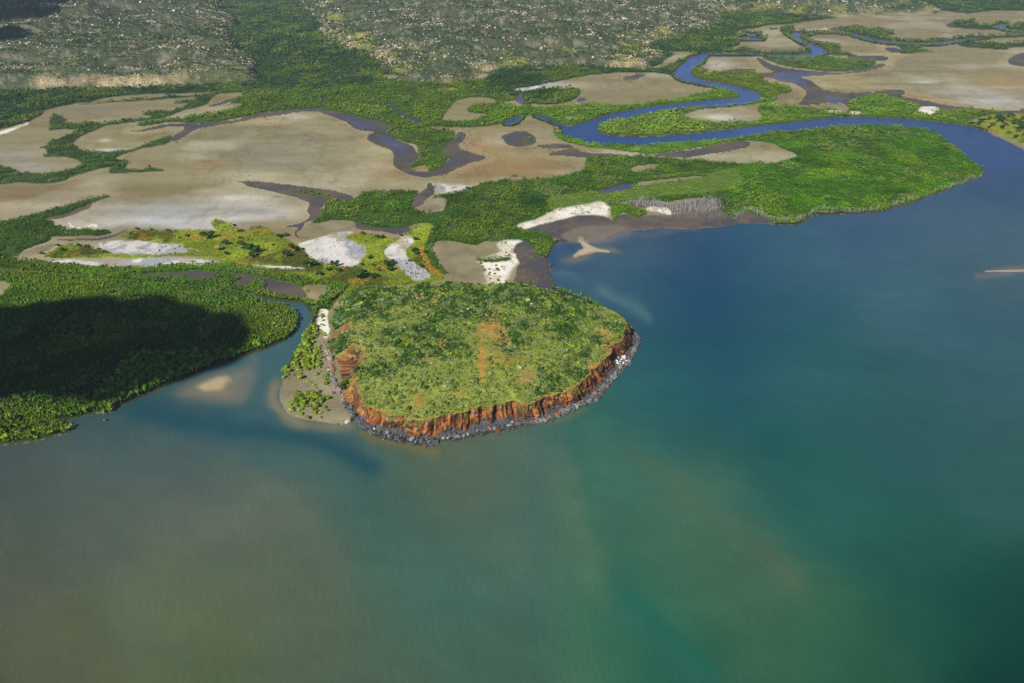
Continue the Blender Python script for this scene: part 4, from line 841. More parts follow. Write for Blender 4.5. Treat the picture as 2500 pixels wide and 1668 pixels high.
def gn_scatter(name, pts, scale, tint, key, label, cat, tilt=.15):
    n_ = len(pts); me = bpy.data.meshes.new(name); me.vertices.add(n_); me.vertices.foreach_set('co', np.asarray(pts, np.float32).ravel())
    add_attr(me, 'tint', tint); add_attr(me, 'isc', scale, 'FLOAT_VECTOR')
    rot = np.stack([rng.normal(0, tilt, n_), rng.normal(0, tilt, n_), rng.uniform(0, 6.28, n_)], 1); add_attr(me, 'irot', rot, 'FLOAT_VECTOR')
    add_attr(me, 'idx', rng.integers(0, len(PROTO[key][1]), n_), 'INT')
    o = link(name, me)
    ng = bpy.data.node_groups.new(name, 'GeometryNodeTree'); ng.interface.new_socket('Geometry', in_out='INPUT', socket_type='NodeSocketGeometry'); ng.interface.new_socket('Geometry', in_out='OUTPUT', socket_type='NodeSocketGeometry')
    N_, L_ = ng.nodes, ng.links
    gi = N_.new('NodeGroupInput'); go = N_.new('NodeGroupOutput'); ip = N_.new('GeometryNodeInstanceOnPoints'); ci = N_.new('GeometryNodeCollectionInfo')
    ci.inputs['Collection'].default_value = PROTO[key][0]; ci.inputs['Separate Children'].default_value = True; ci.inputs['Reset Children'].default_value = True
    ip.inputs['Pick Instance'].default_value = True
    def na(nm, t):
        q = N_.new('GeometryNodeInputNamedAttribute'); q.data_type = t; q.inputs['Name'].default_value = nm; return q.outputs[0]
    L_.new(gi.outputs[0], ip.inputs['Points']); L_.new(ci.outputs[0], ip.inputs['Instance']); L_.new(na('idx', 'INT'), ip.inputs['Instance Index'])
    L_.new(na('isc', 'FLOAT_VECTOR'), ip.inputs['Scale'])
    er = N_.new('FunctionNodeEulerToRotation'); L_.new(na('irot', 'FLOAT_VECTOR'), er.inputs[0]); L_.new(er.outputs[0], ip.inputs['Rotation'])
    L_.new(ip.outputs[0], go.inputs[0])
    md = o.modifiers.new('scatter', 'NODES'); md.node_group = ng
    return tag(o, label, cat, None, 'stuff')
def iso(s, zx=1.0): s = np.asarray(s); return np.stack([s, s, s * zx], 1)
def jit(tint, k=.22, warm=.12):
    n_ = len(tint); b_ = np.exp(rng.normal(0, k, n_))[:, None]; w_ = rng.normal(0, warm, n_)[:, None]
    return np.clip(tint * b_ * (1 + w_ * np.array([1.0, .25, -.6])), .004, 1)
def grid_pts(x0, x1, y0, y1, s):
    gx, gy = np.meshgrid(np.arange(x0, x1, s), np.arange(y0, y1, s)); n_ = gx.size
    return gx.ravel() + rng.uniform(-.45, .45, n_) * s, gy.ravel() + rng.uniform(-.45, .45, n_) * s

# ------------------------------------------------------------------ individuals
def single(name, me, loc, scale, tint, label, cat, group, rz=None, tilt=0.0):
    o = bpy.data.objects.new(name, me); COL.objects.link(o)
    o.location = loc; o.scale = scale if hasattr(scale, '__len__') else (scale,) * 3
    o.rotation_euler = (random.gauss(0, tilt), random.gauss(0, tilt), random.uniform(0, 6.28) if rz is None else rz)
    if tint is not None: o['tint'] = [float(x) for x in tint]
    return tag(o, label, cat, group)
TREE_CR = [leafy(200 + i, 6, .7, .13, 420) for i in range(5)]
TREE_ME = []
for i, (v, f) in enumerate(TREE_CR):
    mc = mesh_np('crown', v, f); mc.materials.append(LEAF)
    tv, tf = limbs(210 + i, .8, .5); mt = mesh_np('trunk', tv, tf); mt.materials.append(BARK); TREE_ME.append((mc, mt))
def tree(name, x, y, z, r_, h, tint, label, cat, group, lift=.45):
    """Empty > crown, trunk; copies share the mesh data"""
    e = bpy.data.objects.new(name, None); COL.objects.link(e); e.location = (x, y, z); e.rotation_euler = (0, 0, random.uniform(0, 6.28)); e.empty_display_size = .5
    mc, mt = TREE_ME[random.randrange(len(TREE_ME))]
    c = bpy.data.objects.new('crown', mc); COL.objects.link(c); c.parent = e; c.location = (0, 0, h * lift); c.scale = (r_, r_, h * (1 - lift) / 1.1); c['tint'] = [float(q) for q in tint]
    t = bpy.data.objects.new('trunk', mt); COL.objects.link(t); t.parent = e; t.scale = (r_ * .9, r_ * .9, h * .85)
    return tag(e, label, cat, group)

# grassland trees
GT = [("g 600,400", 17, 'large'), ("g 690,375", 12, 'large'), ("g 875,475", 12, 'large'), ("g 1095,480", 11, 'large'), ("g 1170,545", 12, 'large'), ("g 1250,580", 15, 'large'), ("g 1330,590", 13, 'large'), ("g 1270,650", 14, 'large'), ("g 1860,560", 16, 'large'),
      ("g 1750,650", 13, 'large'), ("g 2090,790", 15, 'large'), ("g 2150,770", 13, 'large'), ("g 785,550", 10, 'pale'), ("g 905,615", 7, 's'), ("g 240,375", 5, 's'), ("g 340,360", 8, 's'), ("g 1110,385", 7, 's'), ("g 1660,375", 11, 's'),
      ("g 1745,350", 10, 's'), ("g 1100,285", 7, 's'), ("g 1015,205", 5, 's'), ("g 75,275", 7, 's'), ("g 1570,480", 5, 's'), ("g 2245,910", 10, 's'), ("c6 965,920", 7, 's'), ("c6 1085,955", 10, 's'), ("c6 1120,950", 9, 's'), ("c6 1270,935", 6, 's'), ("c6 1395,970", 8, 's'),
      ("c6 1380,1060", 9, 's'), ("c6 1400,1085", 8, 's'), ("c6 735,1190", 13, 'large'), ("c6 765,1230", 9, 's'), ("c6 690,1220", 9, 's'), ("c6 935,1290", 17, 'large'), ("c6 975,1260", 14, 'large'), ("c6 1020,1120", 8, 's'), ("c6 960,1175", 6, 's'), ("c6 1050,1180", 7, 's'),
      ("c6 1160,1180", 11, 's'), ("c6 1200,1170", 11, 's'), ("c6 1190,1220", 10, 's'), ("c6 1090,1225", 6, 's'), ("c6 1055,1275", 12, 's'), ("c6 1450,1190", 7, 's'), ("c6 1460,1155", 4, 's'), ("c6 605,1260", 10, 's'), ("c6 500,1100", 6, 's'), ("c6 470,1050", 5, 's'), ("c6 1480,1080", 8, 's'), ("c6 1340,1145", 6, 's'),
      ("c5 520,1055", 8, 's'), ("c5 720,1035", 9, 's'), ("c5 650,1020", 7, 's'), ("c5 1060,1210", 9, 's'), ("c5 1310,1190", 8, 's'), ("c5 840,1195", 7, 's'), ("c5 1480,1180", 5, 's'), ("c5 1240,890", 6, 's'), ("c5 1120,885", 7, 's'), ("c5 1540,940", 5, 's'), ("c5 340,1085", 8, 's'), ("c5 480,1020", 6, 's'), ("c5 860,1075", 7, 's'), ("c5 820,1048", 6, 's')]
lb = {'large': ('large round dark green tree on the yellow-green grassland', 'large trees on the grassland'), 'pale': ('pale olive tree with bare white stem beside dark trees on the grass', None), 's': ('small dark bush on the grass behind the headland', 'small bushes on the grassland')}
for s, rp, k_ in GT:
    x, y = at(s)[0]; sl = math.hypot(y, H) / FPX; r_ = rp * sl
    tn = jit(lin((44, 72, 28))[None], .2)[0] if k_ != 'pale' else lin((140, 150, 70))
    tree('grassland_tree' if k_ != 's' else 'bush', x, y, 1.0, r_, r_ * (1.45 if k_ != 's' else 1.2), tn, lb[k_][0], 'tree' if k_ != 's' else 'bush', lb[k_][1], .3 if k_ != 's' else .18)
# bushes on the right bank of the river mouth
for s, rp in [("c4 2010,1010", 11), ("c4 2060,990", 9), ("c4 2150,1010", 12), ("c4 2200,1040", 9), ("c4 2240,970", 10), ("c4 2290,1030", 13), ("c4 2330,1060", 12), ("c4 2300,1090", 10), ("c4 2170,1060", 7), ("c4 2090,1040", 7), ("c4 2340,990", 11), ("c4 2280,1140", 7), ("c4 2220,1100", 6), ("c4 2340,1130", 9), ("c4 1980,1030", 8), ("c4 2130,970", 8), ("c4 2380,1080", 12), ("c4 2420,1120", 12), ("c4 2450,1030", 12), ("c4 1920,1030", 7), ("c4 2060,1060", 5)]:
    x, y = at(s)[0]; sl = math.hypot(y, H) / FPX; r_ = rp * sl
    tree('bank_tree', x, y, 1.0, r_, r_ * 1.25, jit(lin((46, 72, 34))[None], .25)[0], 'dark tree on the yellow slope above the river mouth at far right', 'tree', 'trees on the far right river bank', .25)
# bushes on the sandbank
sb = "z4 910,592 960,560 975,597 1012,560 1045,580 1095,547 1100,603 1185,640 1220,650 1185,682 1265,680 1280,712 1225,716 1310,762 1350,712 1352,832 1420,835 1375,942 1415,972 1410,882 1190,1058 1110,1012 1330,1052 1410,1018 890,880 885,967 910,965 1060,770 1090,792 1285,125 1380,352 1380,382 1340,430 1330,320 1395,500"
sr = [24, 24, 14, 20, 12, 24, 34, 16, 18, 10, 22, 18, 6, 26, 6, 28, 26, 24, 28, 6, 28, 22, 16, 6, 6, 7, 9, 24, 22, 14, 12, 16, 20, 18, 16]
cl = []
for s, rp in zip(R(sb), sr): cl.append((s[0], s[1], rp / 4.7))
def clump(s, n_, lo, hi):
    p = R(s); lo_, hi_ = p.min(0), p.max(0); k_ = 0
    while k_ < n_:
        q = lo_ + rng.random(2) * (hi_ - lo_)
        if sdf(q[None], p)[0] > 0: cl.append((q[0], q[1], rng.uniform(lo, hi))); k_ += 1
clump("z4 1190,10 1300,0 1250,180 1180,160 1130,180", 26, 4, 8)
clump("z4 1130,170 1240,180 1230,330 1200,520 1000,520 910,535 905,500 1050,370 1040,280", 62, 4.5, 9)
clump("z4 1240,180 1310,200 1330,300 1340,560 1280,575 1200,520 1240,350", 34, 3, 6)
clump("z4 940,960 960,890 1060,790 1250,770 1370,840 1360,900 1320,1020 1100,1000 950,985", 52, 4, 8)
clump("z4 1360,540 1430,560 1430,690 1370,680", 14, 3, 6)
clump("z3 1780,690 1830,690 1850,960 1800,960", 12, 2, 4)
for u_, v_, rp in cl:
    x, y = unproj(u_, v_); x, y = float(x), float(y); sl = math.hypot(y, H) / FPX; r_ = rp * sl * 1.3
    big = rp > 5.5
    tree('mangrove_bush', x, y, .6, r_, r_ * 1.5, jit(lin((124, 148, 48))[None], .22)[0], 'rounded yellow-green mangrove %s on the mud bank left of the headland' % ('shrub' if not big else 'tree'), 'mangrove', 'small mangroves on the mud bank by the headland' if not big else 'mangroves on the mud bank by the headland', .15)
# front fringe of the left mangrove forest: the nearest trees
x_, y_ = grid_pts(-330, -60, 440, 620, 4.2)
u_, v_ = proj(x_, y_, 0)
ok = (gsample(vd, x_, y_) > .4) & (u_ > -40) & (u_ < 700)
x_, y_, u_, v_ = x_[ok], y_[ok], u_[ok], v_[ok]
o_ = np.argsort(-v_)[:270]; FR = np.stack([x_[o_], y_[o_]], 1)
ext = [("z2 90,1215", 11), ("z2 30,1150", 11), ("z2 235,1150", 9), ("z2 420,1120", 9), ("z2 480,1100", 9), ("z2 520,1110", 9), ("z2 330,1190", 7), ("z2 415,1200", 7), ("z2 165,1230", 4), ("z2 585,1145", 8), ("z2 760,1060", 9), ("z2 790,1100", 8), ("z2 740,1110", 8), ("z2 830,1060", 7), ("z2 770,870", 6), ("z2 850,850", 9), ("z2 990,880", 9), ("z2 1260,880", 8), ("z2 1230,830", 7), ("z2 1190,900", 6),
       ("z2 1210,985", 4), ("z2 820,930", 6), ("z2 990,770", 7), ("z2 640,920", 8), ("z2 600,900", 8), ("z3 1060,1090", 14), ("z3 1100,1060", 11)]
NEAR = []
for s, rp in ext:
    x, y = at(s)[0]; sl = math.hypot(y, H) / FPX; r_ = rp * sl; NEAR.append((x, y))
    lone = s == "z2 1210,985"
    tree('mangrove_tree', x, y, .3, r_, r_ * 2.0, jit(lin((118, 150, 30))[None], .15)[0], 'lone tiny mangrove standing out in the shallow water off the left forest' if lone else 'bright yellow-green mangrove at the sunlit water edge of the left forest', 'mangrove', None if lone else 'bright mangroves along the left forest edge', .3)
for x, y in FR:
    r_ = random.uniform(2.0, 3.3)
    tree('mangrove_tree', x, y, .4, r_, random.uniform(6, 8.5), jit(lin((92, 128, 32))[None], .25)[0], 'dark green mangrove tree with pale stem in the front fringe of the left forest', 'mangrove', 'mangroves of the left forest fringe', .42)

# ------------------------------------------------------------------ mangrove masses
zones = [(-850, 720, 330, 900, 1.55, 1.0), (-1150, 1150, 900, 1350, 2.0, 1.15), (-1700, 1700, 1350, 2100, 2.8, 1.6), (-2700, 2700, 2100, 3300, 5.4, 3.0)]
MP, MS, MT = [], [], []
for x0, x1, y0, y1, s, rr_ in zones:
    x, y = grid_pts(x0, x1, y0, y1, s); u_, v_ = proj(x, y, 0)
    ok = (u_ > -260) & (u_ < 2760) & (v_ > VS[0] + 2) & (v_ < VS[-1] - 4); x, y = x[ok], y[ok]
    d = gsample(vd, x, y); gap = .5 * fbm(x / 8, y / 8, 2, 401) + .5 * fbm(x / 30, y / 45, 3, 406)
    ok = (rng.random(len(x)) < d) & (gap > np.where(y > 820, .41, .3) + .3 * (1 - d)); x, y, d = x[ok], y[ok], d[ok]
    t = gsample(vt, x, y); sz = gsample(vs, x, y)
    reg = fbm(x / 40, y / 40, 3, 402); reg2 = fbm(x / 14, y / 14, 2, 403)
    t = t * (.45 + 1.1 * reg + .6 * (reg2 - .5))[:, None]
    grey = ss(.62, .72, fbm(x / 25, y / 25, 3, 404))[:, None] * .5; t = t * (1 - grey) + lin((132, 146, 96)) * grey * .9
    ol = ss(.55, .66, fbm(x / 55, y / 70, 3, 407))[:, None] * .5; t = t * (1 - ol) + lin((112, 134, 40)) * ol
    r_ = rr_ * sz * np.exp(rng.normal(0, .32, len(x))) * .88
    MP.append(np.stack([x, y, gsample(gz, x, y) - .2], 1)); MT.append(jit(t, .16)); hgt = np.clip(r_, 1.2, 4) * np.where(y > 820, .8, 1.25) * (1. + .6 * fbm(x / 20, y / 20, 2, 405))
    MS.append(np.stack([r_, r_, hgt], 1))
MP, MS, MT = np.concatenate(MP), np.concatenate(MS), np.concatenate(MT)
if len(FR):
    xa, ya = FR[:, 0], FR[:, 1]
    near = np.zeros(len(MP), bool); c_ = np.nonzero((MP[:, 1] < 640) & (MP[:, 0] < -40))[0]
    for a, b in FR: near[c_] |= (MP[c_, 0] - a) ** 2 + (MP[c_, 1] - b) ** 2 < 4.5
    MP, MS, MT = MP[~near], MS[~near], MT[~near]
mu, mv = proj(MP[:, 0], MP[:, 1])
left = mv > 735; woodl = mv < 225
for nm, sel, lab_ in [('mangrove_forest', left & (mu < 900), 'dense green mangrove canopy left of the creek, half in cloud shadow'), ('mangrove_thicket', ~(left & (mu < 900)) & ~woodl, 'mangrove thickets threading between the salt flats and river bends'), ('woodland', woodl, 'dark woodland along the foot of the hills and in the valley')]:
    gn_scatter(nm, MP[sel], MS[sel], MT[sel], 'mangrove_mass', lab_, 'mangroves' if nm != 'woodland' else 'woodland')
print('mangroves', len(MP))

# ------------------------------------------------------------------ hills: scrub and rock
HPt, HS, HT, RP, RS, RT = [], [], [], [], [], []
for x0, x1, y0, y1, s, rr_ in [(-1500, 1500, 1150, 1900, 3.9, 2.2), (-2300, 2300, 1900, 3000, 6.0, 3.3), (-3300, 3300, 3000, 4600, 11, 5.5)]:
    x, y = grid_pts(x0, x1, y0, y1, s); u_, v_ = proj(x, y, 0); ok = (u_ > -200) & (u_ < 2700) & (v_ > VS[0] + 2); x, y = x[ok], y[ok]
    hd_ = gsample(hd, x, y); ok = hd_ > 2; x, y, hd_ = x[ok], y[ok], hd_[ok]
    z = gsample(gz, x, y); q = fbm(x / 45, y / 60, 4, 411); lowp = ss(.2, .5, q)
    isr = rng.random(len(x)) < .07 + .6 * ss(.49, .63, fbm(x / 75, y / 34, 5, 412)) + .22 * (ss(3, 9, hd_) * ss(46, 24, hd_)) * ss(.42, .6, fbm(x / 70, y / 45, 4, 104))
    keep = rng.random(len(x)) < .72 + .28 * lowp
    b_ = ~isr & keep; n_ = b_.sum()
    t = lin((44, 70, 42)) * (1 - q[b_][:, None]) + lin((90, 108, 72)) * q[b_][:, None]
    HPt.append(np.stack([x, y, z - .3], 1)[b_]); r_ = rr_ * np.exp(rng.normal(0, .3, n_)) * .85; HS.append(iso(r_, .9)); HT.append(jit(t, .3))
    r1 = rr_ * np.exp(rng.normal(0, .35, isr.sum())) * .85 * .8; RP.append(np.stack([x, y, z], 1)[isr]); RS.append(iso(r1, 1.0))
    RT.append(jit(np.where((rng.random(isr.sum()) < .2)[:, None], lin((186, 156, 122)), lin((176, 170, 156))), .35, .08))
HPt, HS, HT, RP, RS, RT = map(np.concatenate, (HPt, HS, HT, RP, RS, RT))
gn_scatter('hill_scrub', HPt, HS, HT, 'bush_far', 'grey-green scrub scattered over the rocky hills', 'scrub')
ru, rv_ = proj(RP[:, 0], RP[:, 1], RP[:, 2]); pxs = RS[:, 0] / np.hypot(RP[:, 1], H) * ((ru > 0) & (ru < 2500) & (rv_ > 0))
big = np.argsort(-pxs)[:300]; mk = np.zeros(len(RP), bool); mk[big] = True
gn_scatter('outcrop_rubble', RP[~mk], RS[~mk], RT[~mk], 'rock_mass', 'pale sandstone blocks strewn over the hills', 'rocks', .5)
rmes = PROTO['rock_mass'][1]
for i in big:
    lefth = ru[i] < 800
    single('sandstone_block', rmes[i % len(rmes)], RP[i], RS[i], RT[i], 'pale sandstone block among scrub on the %s' % ('left hill escarpment' if lefth else 'hill slope behind the river'), 'rock', 'sandstone blocks on the left escarpment' if lefth else 'sandstone blocks on the right hill', tilt=.4)
print('hill', len(HPt), len(RP))

# ------------------------------------------------------------------ headland vegetation
x, y = grid_pts(hcx - 200, hcx + 200, hcy - 210, hcy + 260, 1.65)
t_, z, ts, cl_ = head_tz(x, y)
ok = ((t_ < .985) | ((ts < .93) & (t_ > 1) & (cl_ < .5))); x, y, t_, z, ts, cl_ = [q[ok] for q in (x, y, t_, z, ts, cl_)]
u_, v_ = proj(x, y, z)
pcol = plateau_col(x, y, t_); bare = np.clip((pcol[:, 0] - pcol[:, 1]) / .06, 0, 1)       # orange soil carries few shrubs
n1 = fbm(x / 26, y / 26, 4, 421); n2 = fbm(x / 9, y / 9, 3, 422)
darkz = 0
for a_, b_, ra, rb_, k_ in [(1150, 745, 230, 40, .24), (990, 815, 110, 45, .14), (1340, 800, 110, 55, .18), (1080, 850, 110, 35, .12), (1230, 720, 200, 25, .12), (905, 745, 80, 50, .12), (1120, 960, 200, 40, -.16), (1290, 900, 120, 50, -.14), (960, 950, 90, 50, -.06), (1440, 850, 60, 60, -.06)]:
    darkz = darkz + k_ * np.exp(-((u_ - a_) / ra) ** 2 - ((v_ - b_) / rb_) ** 2)
darkz = darkz + ss(.0, 1, ts) * .3
dz0 = ss(1040, 1200, u_) * ss(880, 760, v_) * .22 + ss(900, 820, u_) * ss(760, 720, v_) * .1 + ss(.0, 1, ts) * .3 + ss(760, 700, v_) * .18
lightz = ss(930, 1000, v_) * .12 + ss(900, 860, v_) * ss(860, 960, u_) * 0
dk = n1 + darkz + .0
dens = .46 + .5 * ss(.42, .62, dk) - .5 * bare
ok = rng.random(len(x)) < dens; x, y, t_, z, u_, v_, dk, n2, ts = [q[ok] for q in (x, y, t_, z, u_, v_, dk, n2, ts)]
w = ss(.46, .66, dk)[:, None]
t = lin((86, 112, 52)) * (1 - w) + lin((54, 88, 32)) * w
gg = ss(.5, .62, fbm(x / 5, y / 5, 2, 423))[:, None] * .7 * (1 - .4 * w); t = t * (1 - gg) + lin((140, 154, 120)) * gg
yy = ss(.6, .7, n2)[:, None] * .6; t = t * (1 - yy) + lin((124, 150, 50)) * yy
r_ = (.92 + .36 * ss(.46, .7, dk)) * np.exp(rng.normal(0, .32, len(x))) + (rng.random(len(x)) < .05) * 1.3
r_ *= np.where(t_ > 1, 1.3, 1.0)
tt_ = jit(t, .24); P3 = np.stack([x, y, z - .12], 1); S3 = np.stack([r_, r_, r_ * .95], 1)
pxs = r_ / np.sqrt(x ** 2 + y ** 2 + (H - z) ** 2); bigi = np.argsort(-pxs)[:300]; mk = np.zeros(len(x), bool); mk[bigi] = True
gn_scatter('headland_scrub', P3[~mk], S3[~mk], tt_[~mk], 'shrub_mass', 'low green scrub covering the headland', 'scrub')
SHM = [mesh_np('shrub', *leafy(240 + i, 5, .75, .16, 260)) for i in range(5)]
for q in SHM: q.materials.append(LEAF)
for i in bigi:
    g_ = tt_[i]; pale = g_.mean() > .075
    where = 'left slope of the headland' if t_[i] > 1 else 'top of the headland'
    single('headland_shrub', SHM[i % 5], P3[i], S3[i], tt_[i], '%s round shrub on the %s' % ('pale grey-green' if pale else 'deep green', where), 'shrub', '%s large shrubs on the %s' % ('pale' if pale else 'deep green', where), tilt=.1)
# tufts of grass between the shrubs
x, y = grid_pts(hcx - 200, hcx + 200, hcy - 210, hcy + 240, 1.9); t_, z, ts, cl_ = head_tz(x, y); ok = t_ < .995; x, y, t_, z = x[ok], y[ok], t_[ok], z[ok]
ok = rng.random(len(x)) < .75; x, y, t_, z = x[ok], y[ok], t_[ok], z[ok]
gn_scatter('headland_grass', np.stack([x, y, z - .05], 1), iso(rng.uniform(.35, .8, len(x))), jit(plateau_col(x, y, t_) * .95, .2, .06), 'tuft_mass', 'yellow-green grass tufts between the headland shrubs', 'grass')
# grass tufts and low scrub on the grassland
x, y = grid_pts(-720, 60, 640, 1080, 2.6); ok = np.isin(gsample(cid, x, y), [6, 9]); x, y = x[ok], y[ok]
gn_scatter('grassland_grass', np.stack([x, y, gsample(gz, x, y) - .05], 1), iso(rng.uniform(.8, 1.7, len(x))), jit(gsample(col, x, y) * np.array([.74, .82, .8]), .24, .08), 'tuft_mass', 'tall yellow-green grass on the flats behind the headland', 'grass')
x, y = grid_pts(-720, 80, 640, 1120, 4.5); c_ = gsample(cid, x, y); q = fbm(x / 16, y / 16, 3, 431)
ok = (np.isin(c_, [6]) & (rng.random(len(x)) < .25 * ss(.45, .6, q))) | (np.isin(c_, [4]) & (rng.random(len(x)) < .10 * ss(.5, .62, q))); x, y = x[ok], y[ok]
gn_scatter('grassland_scrub', np.stack([x, y, gsample(gz, x, y) - .1], 1), iso(rng.uniform(.6, 1.6, len(x)), .9), jit(np.tile(lin((66, 86, 34)), (len(x), 1)), .3), 'shrub_mass', 'low dark scrub dotting the grass and salt crust', 'scrub')
x, y = grid_pts(-60, 330, 640, 1100, 3.2); c_ = gsample(cid, x, y); u_, v_ = proj(x, y); ok = (np.isin(c_, [3]) & (rng.random(len(x)) < .16 * ss(.42, .58, fbm(x / 14, y / 14, 3, 441))) & (u_ > 1150) & (u_ < 1700)); x, y = x[ok], y[ok]
gn_scatter('beach_scrub', np.stack([x, y, gsample(gz, x, y) - .1], 1), iso(rng.uniform(.6, 1.7, len(x)), .8), jit(np.tile(lin((92, 106, 44)), (len(x), 1)), .3), 'shrub_mass', 'sparse low plants scattered on the white sand', 'scrub')
# black rubble on the pale rock field behind the headland
x, y = grid_pts(-180, 40, 700, 960, 1.5); ok = np.isin(gsample(cid, x, y), [11]) & (rng.random(len(x)) < .5); x, y = x[ok], y[ok]
gn_scatter('rock_field', np.stack([x, y, gsample(gz, x, y)], 1), iso(rng.uniform(.3, 1.1, len(x)), .7), jit(np.where((rng.random(len(x)) < .5)[:, None], lin((70, 68, 66)), lin((168, 166, 164))), .2, .03), 'rock_mass', 'dark and pale stones on the bare strip behind the headland', 'stones', .4)
# small bushes on the white beach
for s, rp in zip(R("c6 1900,1130 1930,1160 1940,1190 1960,1150 2050,1180 2000,1210 2060,1215 2040,1250 2000,1290 2070,1300 2080,1270 1990,1250 2010,1330 1960,1215 2095,1190 2190,1160 2200,1070"), [4, 5, 4, 4, 4, 4, 7, 4, 4, 5, 3, 3, 5, 4, 3, 2, 4]):
    x, y = unproj(*s); sl = math.hypot(float(y), H) / FPX
    single('beach_bush', SHM[0], (float(x), float(y), .9), rp * sl, jit(lin((90, 106, 40))[None])[0], 'small olive bush on the white sand of the beach behind the headland', 'bush', 'bushes on the white beach')
for s, rp in zip(R("z6 550,155 795,195 860,235 625,220 630,280 680,255 700,290 c7 800,745 815,780 330,1110 310,1125 250,1230 400,1250"), [4, 5, 4, 3, 6, 5, 5, 4, 5, 5, 4, 3, 4]):
    x, y = unproj(*s); sl = math.hypot(float(y), H) / FPX
    single('mud_bush', SHM[1], (float(x), float(y), .7), rp * sl, jit(lin((98, 108, 52))[None])[0], 'small olive bush standing on the grey mud of the bay', 'bush', 'bushes on the grey bay mud')

# ------------------------------------------------------------------ boulders at the foot of the cliff
base = at("""p 1533,784 1552,820 1565,834 1550,862 1546,885 1516,910 1507,929 1479,958 1452,985 1425,995 1391,1012 1343,1033 1294,1045 1266,1045 1219,1055 1170,1064 1132,1077
1096,1077 1071,1088 1060,1099 1036,1092 994,1082 948,1077 909,1066 876,1054 866,1034 848,1015 836,988 822,972 806,957 800,928 794,891 788,868 780,843""")
ab, rb, _ = polar(base); r_base = interp(ab, rb, PH)
nb = 1500; fi = []; bl = []
phs = rng.uniform(-math.pi, math.pi, 9000); u0, v0 = proj(hcx + interp(PH, r_foot, phs) * np.cos(phs), hcy + interp(PH, r_foot, phs) * np.sin(phs), 0)
phs = phs[(v0 > 790) & (v0 < 1110) & ((u0 > 1100) | (v0 > 835))][:3000]
RMESH = [mesh_np('boulder', *rock(260 + i, .75, ICO2, 14), smooth=False) for i in range(8)]
for q in RMESH: q.materials.append(ROCKM)
for p_ in phs:
    f_ = float(interp(PH, r_foot, p_)); b_ = float(interp(PH, r_base, p_)); b_ = max(f_ + (b_ - f_) * .8, f_ + 1.5); w_ = rng.random() ** .8 * (.45 + 1.1 * float(vn(np.array([p_ * 16.0]), np.array([.5]), 361)[0]))
    if rng.random() > .25 + 1.1 * float(vn(np.array([p_ * 23.0]), np.array([2.5]), 362)[0]): continue
    rad = f_ - 1.5 + (b_ - f_ + 1.5) * w_; sz = float(np.exp(rng.normal(-.38, .62))) * (1.0 + .3 * (1 - w_))
    x, y = hcx + rad * math.cos(p_), hcy + rad * math.sin(p_); bl.append((x, y, max(.1, 1.9 * (1 - w_)) , min(sz, 3.4)))
bl = np.array(bl); u_, v_ = proj(bl[:, 0], bl[:, 1], bl[:, 2])
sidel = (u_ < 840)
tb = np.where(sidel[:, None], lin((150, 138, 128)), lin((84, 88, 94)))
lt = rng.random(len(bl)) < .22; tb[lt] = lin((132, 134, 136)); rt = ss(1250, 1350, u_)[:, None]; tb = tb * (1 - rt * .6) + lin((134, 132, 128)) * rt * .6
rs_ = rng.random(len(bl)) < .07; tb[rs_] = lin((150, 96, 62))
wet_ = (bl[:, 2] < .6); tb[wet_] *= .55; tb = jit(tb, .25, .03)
pxs = bl[:, 3]; bigi = np.argsort(-pxs)[:285]; mk = np.zeros(len(bl), bool); mk[bigi] = True
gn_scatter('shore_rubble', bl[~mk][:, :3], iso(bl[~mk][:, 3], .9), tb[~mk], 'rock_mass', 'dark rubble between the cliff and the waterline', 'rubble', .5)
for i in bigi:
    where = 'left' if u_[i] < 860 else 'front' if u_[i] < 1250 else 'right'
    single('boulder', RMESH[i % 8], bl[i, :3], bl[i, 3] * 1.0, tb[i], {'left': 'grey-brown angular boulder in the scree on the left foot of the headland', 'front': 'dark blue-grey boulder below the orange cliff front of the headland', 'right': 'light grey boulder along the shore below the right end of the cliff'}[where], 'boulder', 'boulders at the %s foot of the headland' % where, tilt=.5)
def bould(s, rp, c, label, z=.3, sc=(1, 1, .8), n_=0):
    x, y = at(s)[0]; sl = math.hypot(y, H) / FPX; r_ = rp * sl
    return single('boulder', RMESH[n_ % 8], (x, y, z), (r_ * sc[0], r_ * sc[1], r_ * sc[2]), lin(c), label, 'boulder', None, rz=.4)
bould("z7 405,1010", 8, (196, 196, 192), 'big pale grey boulder standing alone on the sand left of the cliff', 1.0, (1.0, 1.2, 1.1), 1)
bould("z7 395,945", 8, (92, 92, 92), 'flat dark slab just behind the big pale boulder', .4, (1.2, .6, .4), 2)
bould("z7 1210,1310", 5, (74, 78, 84), 'dark boulder awash in the shallows off the front cliff', .1, (1.1, .9, .6), 3)
bould("z7 1345,1335", 6, (80, 84, 90), 'rounded dark boulder at the water line below the front cliff', .3, (1, 1, .8), 4)
bould("z7 1860,1330", 4, (66, 70, 60), 'small submerged-looking rock in the water right of the front point', 0, (1.1, .9, .5), 5)
bould("z7 1820,1277", 3.4, (60, 64, 62), 'small dark rock just off the shore right of the front point', .1, (1.1, .9, .6), 6)
bould("z8 360,1468", 3, (60, 66, 66), 'tiny rock out in the water below the middle of the cliff', .1, (1, 1, .6), 7)
def top_rock(s, rp, c, label, n_):
    x, y = at(s, 21)[0]; z = float(head_tz(np.array([x]), np.array([y]))[1][0]); x, y = at(s, z)[0]; z = float(head_tz(np.array([x]), np.array([y]))[1][0])
    sl = math.hypot(y, H) / FPX; return single('boulder', RMESH[n_], (x, y, z + .9), (rp * sl, rp * sl * .9, rp * sl * .9), lin(c), label, 'boulder', None, rz=1.0)
top_rock("z6 657,582", 5.0, (238, 204, 176), 'pale pink boulder among green shrubs near the back of the headland', 1)
